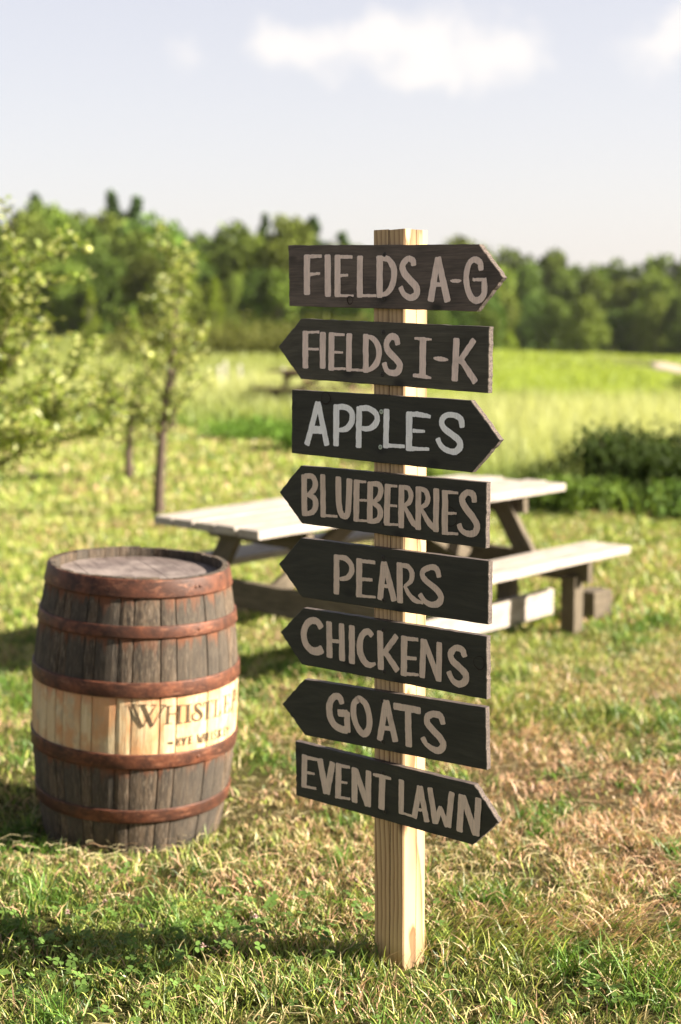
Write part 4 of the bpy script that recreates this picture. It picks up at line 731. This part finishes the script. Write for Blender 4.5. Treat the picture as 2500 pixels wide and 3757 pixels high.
def picnic_table(loc, rz, gz, label, mtop, mleg, simple=False):
    """x along the table, y across; +y is the side away from the camera-right bench"""
    root = empty('picnic_table', (loc[0], loc[1], gz), rz); tag(root, label, 'picnic table', None)
    L = 2.44; W = .775; n = 5; pw = W/n
    for i in range(n):
        y = -W/2+pw*(i+.5); dl = [.0, .03, -.02, .025, -.01][i]; o = obj('tabletop_plank', plank_mesh('tabletop_plank', L+dl, pw-.010, .040, mtop, i, [.004, -.006, .003, .0, .006][i]), root, (dl*.4, y, .730+[0, .003, -.002, .002, 0][i]))
    for s in (-1, 1):
        for k in (0, 1):
            y = s*(.585+k*.150+.02); cut = .42 if (s < 0 and not simple) else 0; obj('bench_plank', plank_mesh('bench_plank', L+.04*k-cut, .140, .040, mtop, 20+k+s, .004), root, (-.02*k+cut/2, y, .410+.002*k))
    for e in (-1, 1):
        x = e*.82
        for s in (-1, 1):
            short = (s < 0 and e > 0 and not simple)
            beam('leg', (x, s*.20, .690), (x, s*(.46 if short else .66), .30 if short else .0), .115, .042, mleg, root, Vector((0, 1, 0)), 30+e+s)
        beam('top_crossbar', (x+e*.0, -.36, .655), (x+e*.0, .36, .655), .042, .09, mleg, root, Vector((1, 0, 0)), 50+e).location.x += e*.043
        o = beam('seat_crossbar', (x, -.80, .335), (x, .80, .335), .042, .14, mleg, root, Vector((1, 0, 0)), 60+e); o.location.x += e*.043
        for s in (-1, 1):
            if not simple and e > 0: beam('bench_post', (x+e*.02, s*.70, .30), (x+e*.02, s*.70, -.04), .09, .09, mleg, root, Vector((0, 1, 0)), 70+s)
        if e > 0 and not simple: beam('frame_post', (x-.12, -.36, .33), (x-.12, -.36, -.04), .10, .08, mleg, root, Vector((0, 1, 0)), 77)
        beam('brace', (x-e*.04, 0, .34), (e*.12, 0, .69), .042, .09, mleg, root, Vector((0, 1, 0)), 80)
    if not simple:
        for s in (-1,): beam('base_rail', (-.2, s*.44, .095), (1.0, s*.44, .095), .042, .15, mtop, root, Vector((0, 1, 0)), 90+s)
    return root
RZ = math.atan2(.722, .692)
t1 = picnic_table((.195, 7.35), RZ, -.195, 'weathered grey wooden picnic table with attached benches behind the signpost', WTOP, WLEG)
blk = obj('wood_block', plank_mesh('wood_block', .16, .14, .16, WLEG, 5), loc=(1.47, 7.85, -.13), rot=(0, 0, .7)); tag(blk, 'short dark timber block on the grass under the far end of the picnic bench', 'block')
BRN = mat_deck('brown_table_wood', (.10, .06, .035), (.20, .13, .08), (.07, .04, .03))
t2 = picnic_table((-.2, 26.3), math.radians(-38), tzf(-.2, 26), 'small distant brown picnic table in the meadow between the sign boards', BRN, BRN, True)

# ------------------------------------------------------------------ trees
BARK = mat_flat('apple_bark', (.085, .060, .045), .9, .35, 20)
def tube(V, F, pts, rad, n=7):
    pts = [Vector(p) for p in pts]; base = len(V)
    for i, p in enumerate(pts):
        d = (pts[min(i+1, len(pts)-1)]-pts[max(i-1, 0)]).normalized(); a = d.cross(Vector((.3, 1, .1))).normalized(); b = d.cross(a)
        for k in range(n): t = 2*math.pi*k/n; V.append(p+a*math.cos(t)*rad[i]+b*math.sin(t)*rad[i])
    for i in range(len(pts)-1):
        for k in range(n): F.append((base+i*n+k, base+i*n+(k+1) % n, base+(i+1)*n+(k+1) % n, base+(i+1)*n+k))
def leaf_cards(P, D, size, col, aspect=.55, fold=.25):
    """kite leaves: centre P, long axis D (unit), returns arrays"""
    n = len(P); r = RNG.standard_normal((n, 3)); S = np.cross(D, r); S /= np.linalg.norm(S, axis=1)[:, None]+1e-9; Nn = np.cross(D, S); s = size[:, None]
    V = np.stack([P, P+D*s*.45+S*s*aspect*.5+Nn*s*fold*.3, P+D*s, P+D*s*.45-S*s*aspect*.5+Nn*s*fold*.3], 1).reshape(-1, 3)
    b = (np.arange(n)*4)[:, None]; T = np.concatenate([b+np.array([0, 1, 2]), b+np.array([0, 2, 3])]); return V, T, np.repeat(col, 4, 0)
SHLEAF = mat_leaf('shrub_leaf', .3, rough=.7, spec=.1)
APLEAF = mat_leaf('apple_leaf', .4, rough=.42, spec=.5)
APPLE = mat_flat('green_apple', (.42, .44, .14), .4, .12, 6)
def apple_tree(base, label, trunk, limbs, nleaf, lsize, apples, seed, rad=.045, sz=1):
    rr = random.Random(seed); root = empty('apple_tree', (base[0], base[1], tzf(*base[:2]))); tag(root, label, 'tree', 'young apple trees on the lawn'); root.scale = (1, 1, sz)
    V, F = [], []; tp = [Vector(p) for p in trunk]; n = len(tp); tube(V, F, tp, [rad*(1-.75*i/(n-1)) for i in range(n)], 8)
    obj('trunk', mesh('trunk', V, F, BARK, smooth=True), root)
    LP, LD, LS = [], [], []
    def leaves_along(path, cnt, spread):
        for _ in range(cnt):
            t = rr.random()**.8*(len(path)-1); i = min(int(t), len(path)-2); p = path[i].lerp(path[i+1], t-i)
            d = Vector((rr.gauss(0, 1), rr.gauss(0, 1), rr.gauss(.25, .8))).normalized(); LP.append(p+d*spread*abs(rr.gauss(.3, .6))); LD.append(d); LS.append(lsize*rr.uniform(.6, 1.2))
    V, F = [], []; sub = []
    for (a, b, dr, sag) in limbs:
        a, b = Vector(a), Vector(b); path = [a.lerp(b, t)+Vector((0, 0, sag*math.sin(math.pi*t)))+Vector((rr.gauss(0, .03), rr.gauss(0, .03), 0))*t for t in np.linspace(0, 1, 7)]
        br = []; tube(V, F, path, [dr*(1-.8*i/6) for i in range(7)], 5); sub.append(path)
        for _ in range(12):
            i = rr.randint(1, 6); q = path[i]; d = ((b-a).normalized()*.5+Vector((rr.gauss(0, .7), rr.gauss(0, .7), rr.gauss(.5, .5)))).normalized(); L_ = (b-a).length*rr.uniform(.16, .42)
            tw = [q+d*L_*t+Vector((0, 0, .04*t*t)) for t in (0, .5, 1)]; tube(V, F, tw, [dr*.35, dr*.22, dr*.08], 4); sub.append(tw)
    obj('branch', mesh('branch', V, F, BARK, smooth=True), root)
    tot = sum((p[-1]-p[0]).length for p in sub)
    for p in sub: leaves_along(p, max(4, int(nleaf*(p[-1]-p[0]).length/tot)), .05)
    P = np.array([tuple(p) for p in LP]); D = np.array([tuple(p) for p in LD]); S = np.array(LS); n = len(P)
    c = np.array([.19, .25, .035])*(.45+.9*RNG.random((n, 1))); pl = RNG.random(n) < .35; c[pl] = (np.array([.46, .48, .17])*(.8+.4*RNG.random((n, 1))))[pl]
    Vv, T, C = leaf_cards(P, D, S, c); obj('foliage', np_mesh('foliage', Vv, T, APLEAF, C), root)['kind'] = 'stuff'
    am = apple_mesh()
    for _ in range(apples):
        p = rr.choice(sub); q = p[rr.randint(1, len(p)-1)]; o = obj('apple', am, root, q+Vector((rr.gauss(0, .04), rr.gauss(0, .04), -.06)))
_am = []
def apple_mesh():
    if _am: return _am[0]
    v, f = [], []; N_ = 10
    for i, (r, z) in enumerate(((.004, -.028), (.018, -.032), (.031, -.015), (.036, .005), (.032, .022), (.02, .032), (.006, .026))):
        for k in range(N_): a = k*2*math.pi/N_; v.append((r*math.cos(a), r*math.sin(a), z))
    for i in range(6):
        for k in range(N_): f.append((i*N_+k, i*N_+(k+1) % N_, (i+1)*N_+(k+1) % N_, (i+1)*N_+k))
    f.append(tuple(6*N_+k for k in range(N_))); _am.append(mesh('apple', v, f, APPLE, smooth=True)); return _am[0]
# slim tree with bare lower trunk
apple_tree((-1.65, 12.32), 'slim young apple tree with a long bare leaning trunk left of the signpost',
    [(0, 0, -.05), (.02, 0, .4), (.05, 0, .8), (.10, 0, 1.25), (.16, .02, 1.7), (.20, 0, 2.2)],
    [((.05, 0, .75), (-.32, .1, 1.25), .014, .02), ((.08, 0, .85), (.38, -.05, 1.45), .016, .0), ((.09, 0, 1.1), (-.18, -.1, 1.9), .013, .02), ((.12, 0, 1.3), (.36, .1, 1.8), .012, .02),
     ((.14, 0, 1.5), (.02, 0, 2.25), .011, 0), ((.17, 0, 1.7), (.26, .05, 2.55), .010, 0), ((.06, 0, .9), (-.42, -.2, 1.5), .012, .02), ((.16, 0, 1.6), (.16, -.08, 2.7), .009, 0)], 2100, .056, 4, 1, .058, .87)
# low bushy tree behind it
apple_tree((-2.35, 15.2), 'low round apple tree with short trunk left of the slim tree', [(0, 0, -.05), (.0, 0, .3), (.03, 0, .62), (.02, 0, 1.2)],
    [((0, 0, .5), (-.42, .1, .95), .016, .05), ((0, 0, .55), (.6, .1, 1.0), .016, .05), ((.02, 0, .6), (-.25, -.4, 1.3), .015, .05), ((.02, 0, .7), (.3, -.4, 1.35), .015, .05), ((.02, 0, .8), (0, .3, 1.6), .013, 0), ((.02, 0, .6), (-.5, -.2, 1.35), .013, .05), ((.02, 0, .6), (.45, -.2, 1.4), .013, .05), ((0, 0, .45), (.42, -.2, .55), .01, .05), ((0, 0, .45), (-.4, -.2, .55), .01, .05)], 2300, .062, 4, 2, .055, .86)
# large tree at the left edge of the picture
apple_tree((-2.62, 9.6), 'tall full apple tree at the left edge of the lawn', [(0, 0, -.05), (.0, 0, .5), (.03, 0, 1.0), (.12, 0, 1.6), (.22, 0, 2.2)],
    [((0, 0, .8), (.95, .1, 1.25), .022, .1), ((.02, 0, .9), (.9, -.2, 1.5), .02, .08), ((.04, 0, 1.0), (.8, .1, 1.85), .02, .05), ((.08, 0, 1.3), (.55, -.1, 2.25), .016, 0), ((.1, 0, 1.5), (.35, .1, 2.45), .014, 0),
     ((.15, 0, 1.8), (.12, -.1, 2.5), .012, 0), ((0, 0, .8), (-.7, .1, 1.3), .02, .1), ((.04, 0, 1.1), (-.5, -.2, 1.9), .018, .05), ((.06, 0, 1.2), (.1, -.6, 1.8), .018, .05), ((0, 0, .8), (.6, -.5, 1.3), .018, .1), ((.1, 0, 1.4), (.5, -.2, 2.75), .014, 0), ((.04, 0, 1.0), (-.1, .6, 1.9), .018, 0), ((.02, 0, .9), (.55, .5, 1.4), .018, .1)], 9000, .058, 6, 3, .08, .76)
apple_tree((-2.55, 21.0), 'thin staked sapling far back beside the slim apple tree', [(0, 0, -.05), (.02, 0, .7), (.0, 0, 1.4), (.05, 0, 2.1)],
    [((0, 0, .7), (-.2, 0, 1.3), .01, 0), ((0, 0, .9), (.25, 0, 1.6), .01, 0), ((0, 0, 1.2), (-.15, 0, 1.9), .01, 0), ((0, 0, 1.5), (.2, 0, 2.3), .01, 0), ((0, 0, .6), (.3, .1, 1.0), .01, 0)], 500, .075, 2, 4, .035, .85)

# woodland
FOL = mat_leaf('woodland_leaf', .15, rnd=1.0, rough=.7, spec=.1); FBARK = mat_flat('woodland_bark', (.10, .085, .07), .9, .3, 3)
def crown_mesh(kind, seed, n):
    g = np.random.default_rng(seed); lobes = []
    if kind == 'round':
        for k in range(26):
            z = g.random(); r = .42*math.sqrt(max(.05, 1-(2*z-.85)**2*.8)); a = g.random()*6.28; q = math.sqrt(g.random()); lobes.append((r*q*math.cos(a), r*q*math.sin(a), .16+.72*z, g.uniform(.12, .20)))
    elif kind == 'narrow':
        for k in range(20):
            z = k/19; r = .15*math.sin(math.pi*(.12+.8*z)); a = g.random()*6.28; lobes.append((r*math.cos(a), r*math.sin(a), .08+.84*z, g.uniform(.07, .13)*(1-.45*z)))
    else:
        for k in range(46):
            z = k/45; r = .36*(1-z)**.9*g.uniform(.3, 1); a = g.random()*6.28; lobes.append((r*math.cos(a), r*math.sin(a), .12+.86*z, (.13*(1-z)+.012)))
    lob = np.array(lobes); i = g.integers(0, len(lob), n); w = lob[i, 3]; d = g.standard_normal((n, 3)); d /= np.linalg.norm(d, axis=1)[:, None]
    P = lob[i, :3]+d*w[:, None]*(1-.35*g.random((n, 1))**2)*np.array([1, 1, .8 if kind != 'cone' else .35])
    D = d*.5+g.standard_normal((n, 3))*.7; D /= np.linalg.norm(D, axis=1)[:, None]
    s = g.uniform(.035, .07, n)*(1 if kind == 'round' else .8)
    base = {'round': (.105, .158, .026), 'narrow': (.20, .28, .03), 'cone': (.055, .10, .026)}[kind]
    c = np.array(base)*(.65+.7*g.random((n, 1))); lv = g.random(len(lob))[i][:, None]; c = c*(.75+.5*lv)
    return np_mesh('crown', *[x for x in (lambda V, T, C: (V, T, FOL, C))(*leaf_cards(P, D, s, c, .8, .1))])
def trunk_mesh():
    V, F = [], []; tube(V, F, [(0, 0, -.05), (.005, 0, .3), (-.005, 0, .6), (0, 0, .85)], [.018, .014, .010, .004], 6)
    for a in range(5): tube(V, F, [(0, 0, .25+.1*a), (.12*math.cos(a*2.4), .12*math.sin(a*2.4), .38+.1*a), (.22*math.cos(a*2.4), .22*math.sin(a*2.4), .5+.09*a)], [.008, .006, .002], 4)
    return mesh('trunk', V, F, FBARK, smooth=True)
CR = {'round': [crown_mesh('round', s, 4600) for s in range(5)], 'narrow': [crown_mesh('narrow', s+10, 1500) for s in range(2)], 'cone': [crown_mesh('cone', s+20, 2600) for s in range(2)]}
TM = trunk_mesh(); _tn = [0]
def wood_tree(x, y, h, w, kind, label, group=None, v=0, z=None):
    name = {'round': 'broadleaf_tree', 'narrow': 'sapling', 'cone': 'conifer_tree'}[kind]
    r = empty(name, (x, y, (tzf(x, y) if z is None else z)-.1), random.random()*6.28); tag(r, label, 'tree', group)
    r.scale = (w, w, h); obj('trunk', TM, r); obj('crown', CR[kind][v % len(CR[kind])], r)['kind'] = 'stuff'
rr = random.Random(12)
def px_x(px, y): return (px-784)/3165*y            # image column to metres across at distance y, used once to lay the rows out
def skyline(px): return np.interp(px, [-100, 0, 100, 180, 270, 330, 400, 470, 520, 620, 700, 790, 860, 1000, 1110, 1180, 1240, 1325, 1400, 1480, 1568, 1700], [490, 492, 478, 500, 482, 485, 515, 538, 545, 515, 535, 545, 552, 556, 565, 592, 590, 600, 612, 596, 594, 600])
# left wood, two rows, tallest at the left
i = 0
for row, (dist, drop) in enumerate(((112, 14), (98, 45), (88, 105))):
    px = -420
    while px < 1120:
        y = dist+rr.uniform(-4, 4); x = px_x(px, y); h = (731-skyline(px)-drop-rr.uniform(0, 26))/3165*y+1.5+.15
        w = h*rr.uniform(.62, .88)*(1.15 if row < 2 else 1.0)
        h = h*1.13
        wood_tree(x, y, h*1.02, w, 'round', ['leafy green tree in the back row of the distant left woodland', 'leafy green tree in the middle of the distant left woodland', 'lower leafy tree on the front edge of the distant left woodland'][row], ['back row of the left woodland', 'middle row of the left woodland', 'front row of the left woodland'][row], i); i += 1
        px += w*3165/y*rr.uniform(.50, .68)
# right wood, farther off
for row, (dist, drop) in enumerate(((165, 8), (150, 40), (136, 95))):
    px = 1060
    while px < 2150:
        y = dist+rr.uniform(-5, 5); x = px_x(px, y); h = (731-skyline(px)-drop-rr.uniform(0, 18))/3165*y+1.52-tzf(x, y)+.1
        w = h*rr.uniform(.60, .85)*.95; h = h*1.12
        wood_tree(x, y, h, w, 'round', ['leafy tree in the back row of the distant right woodland', 'leafy tree in the middle of the distant right woodland', 'lower leafy tree on the front edge of the distant right woodland'][row], ['back row of the right woodland', 'middle row of the right woodland', 'front row of the right woodland'][row], i); i += 1
        px += w*3165/y*rr.uniform(.5, .68)
for (px, top, y, wf, lab) in ((270, 457, 118, .55, 'dark pointed conifer rising highest above the left woodland'), (328, 466, 120, .6, 'dark conifer just right of the highest one above the left woodland'), (100, 462, 118, .6, 'dark conifer above the woodland near the left edge'),
        (616, 500, 116, .45, 'small dark conifer tip above the middle of the woodland'), (725, 508, 118, .7, 'broad dark conifer above the woodland left of the post top'), (790, 525, 118, .7, 'lower dark conifer beside the post top on the woodland skyline'), (1130, 556, 170, .8, 'conifer showing above the tip of the top arrow board'), (1325, 588, 170, .4, 'narrow conifer tip above the right woodland')):
    wood_tree(px_x(px, y), y, (731-top)/3165*y+1.6, ((731-top)/3165*y+1.6)*wf*1.5, 'cone', lab, None, i); i += 1
for (px, top, y, wf, lab) in ((500, 622, 70, .42, 'tall narrow lime green tree standing before the dark left woodland'), (316, 690, 62, .5, 'small lime green sapling before the left woodland, left of the slim apple tree'), (415, 670, 66, .45, 'lime green sapling behind the slim apple tree crown'),
        (215, 640, 64, .45, 'lime green sapling behind the large left apple tree'), (1172, 702, 90, .8, 'bright green sapling before the right woodland beside the second board'), (1470, 770, 80, .9, 'small shrubby sapling at the foot of the right woodland')):
    wood_tree(px_x(px, y), y, (731-top)/3165*y+1.5, ((731-top)/3165*y+1.5)*wf*1.3, 'narrow', lab, None, i); i += 1

# shrubs and weeds at the meadow edge
def bush(x, y, w, h, col, label, n=8500, ls=.06, seed=0, group=None):
    g = np.random.default_rng(seed); root = empty('shrub', (x, y, tzf(x, y))); tag(root, label, 'shrub', group)
    V, F = [], []; L = []
    for k in range(12):
        a = g.random()*6.28; q = np.sqrt(g.random()); tip = Vector((w*.42*q*math.cos(a), w*.42*q*math.sin(a), h*(.65+.35*g.random())*(1-.4*q*q))); tube(V, F, [(0, 0, 0), tip*.5+Vector((0, 0, .05*h)), tip], [.012, .008, .003], 4); L.append(tip)
    obj('stems', mesh('stems', V, F, BARK), root)
    L = np.array([tuple(t) for t in L]); i = g.integers(0, len(L), n); t = g.random(n)**.5; P = L[i]*t[:, None]+g.normal(0, .10, (n, 3))*np.array([w, w, h*.8])*.9; P[:, 2] = np.abs(P[:, 2])
    D = g.standard_normal((n, 3)); D[:, 2] += .5; D /= np.linalg.norm(D, axis=1)[:, None]; c = np.array(col)*(.5+1.0*g.random((n, 1)))
    obj('foliage', np_mesh('foliage', *(lambda V, T, C: (V, T, SHLEAF, C))(*leaf_cards(P, D, g.uniform(.6, 1.3, n)*ls, c))), root)['kind'] = 'stuff'
bush(2.75, 13.1, 1.9, .74, (.038, .060, .013), 'dark olive shrub on the meadow edge behind the far bench end', seed=1)
bush(3.7, 13.2, 2.1, .88, (.034, .055, .012), 'larger dark shrub at the right edge of the view behind the table', seed=2)
bush(3.3, 13.0, .9, .42, (.20, .15, .05), 'reddish brown dried shrub between the two dark shrubs', 1200, seed=3)
bush(2.2, 12.4, 1.1, .34, (.13, .20, .04), 'bright green weed clump behind the right end of the tabletop', 2200, seed=4)
bush(3.1, 12.2, 1.3, .36, (.10, .17, .035), 'bright green weed clump before the dark shrubs', 2400, seed=5)
bush(4.1, 12.3, 1.3, .38, (.085, .15, .03), 'bright green weed clump at the right edge of the view', 2400, seed=6)
bush(-1.35, 20.6, 1.6, .34, (.11, .20, .03), 'low green weed clump on the lawn edge right of the sapling', 1800, .07, seed=7)
bush(-.35, 18.6, 1.7, .40, (.11, .20, .03), 'low green weed clump on the lawn edge beside the sign boards', 1800, .07, seed=8)
bush(7.3, 27.5, 1.7, .8, (.09, .12, .02), 'olive shrub on the sloping field at the right edge', 1500, .1, seed=9)
# rows of soft berry bushes far left
def hedge():
    n = 26000; g = np.random.default_rng(8); x = g.uniform(-9.5, 2.5, n); row = g.integers(0, 3, n); y = 56+row*4+g.normal(0, .5, n); z = tz(x, y)+np.abs(g.normal(0, .55, n))*(.9+.4*fbm(x, y, .8))
    D = g.standard_normal((n, 3)); D /= np.linalg.norm(D, axis=1)[:, None]; c = np.array([.115, .125, .03])*(.6+.8*g.random((n, 1)))
    o = obj('berry_hedge', np_mesh('berry_hedge', *(lambda V, T, C: (V, T, SHLEAF, C))(*leaf_cards(np.c_[x, y, z], D, g.uniform(.12, .24, n), c)))); tag(o, 'long olive green berry hedge before the left woodland', 'hedge', kind='stuff')
hedge()
# white stakes in the meadow
STK = mat_flat('white_stake', (.66, .62, .55), .7)
for (px, y, h, lab) in ((508, 30, .75, 'leftmost short white stake in the meadow'), (522, 31, .85, 'second short white stake in the meadow from the left'), (556, 33, .7, 'third thin pale stake in the meadow'), (655, 34, .6, 'pale stake in the meadow beside the distant table')):
    x = px_x(px, y); v, f = [], []; w = .035
    for z in (-.1, h-.05): v += [(-w, -w, z), (w, -w, z), (w, w, z), (-w, w, z)]
    v.append((0, 0, h)); f = [(k, (k+1) % 4, 4+(k+1) % 4, 4+k) for k in range(4)]+[(4+k, 4+(k+1) % 4, 8) for k in range(4)]
    o = obj('stake', mesh('stake', v, f, STK), loc=(x, y, tzf(x, y))); tag(o, lab, 'stake', 'white stakes in the meadow')

# ------------------------------------------------------------------ summer haze
hz = bpy.data.materials.new('haze_air'); hz.use_nodes = True; hn = hz.node_tree; hn.nodes.clear()
ho = hn.nodes.new('ShaderNodeOutputMaterial'); hv = hn.nodes.new('ShaderNodeVolumePrincipled'); hv.inputs['Color'].default_value = (.93, .93, .90, 1); hv.inputs['Density'].default_value = .00011
hn.links.new(hv.outputs[0], ho.inputs['Volume'])
x0, x1, y0, y1, z0, z1 = -1000, 1000, -60, 1500, -5.5, 16
o = obj('haze', mesh('haze', [(x0, y0, z0), (x1, y0, z0), (x1, y1, z0), (x0, y1, z0), (x0, y0, z1), (x1, y0, z1), (x1, y1, z1), (x0, y1, z1)], [(0, 3, 2, 1), (4, 5, 6, 7), (0, 1, 5, 4), (1, 2, 6, 5), (2, 3, 7, 6), (3, 0, 4, 7)], hz)); o['kind'] = 'stuff'; o['label'] = 'thin pale summer haze in the air over the fields'
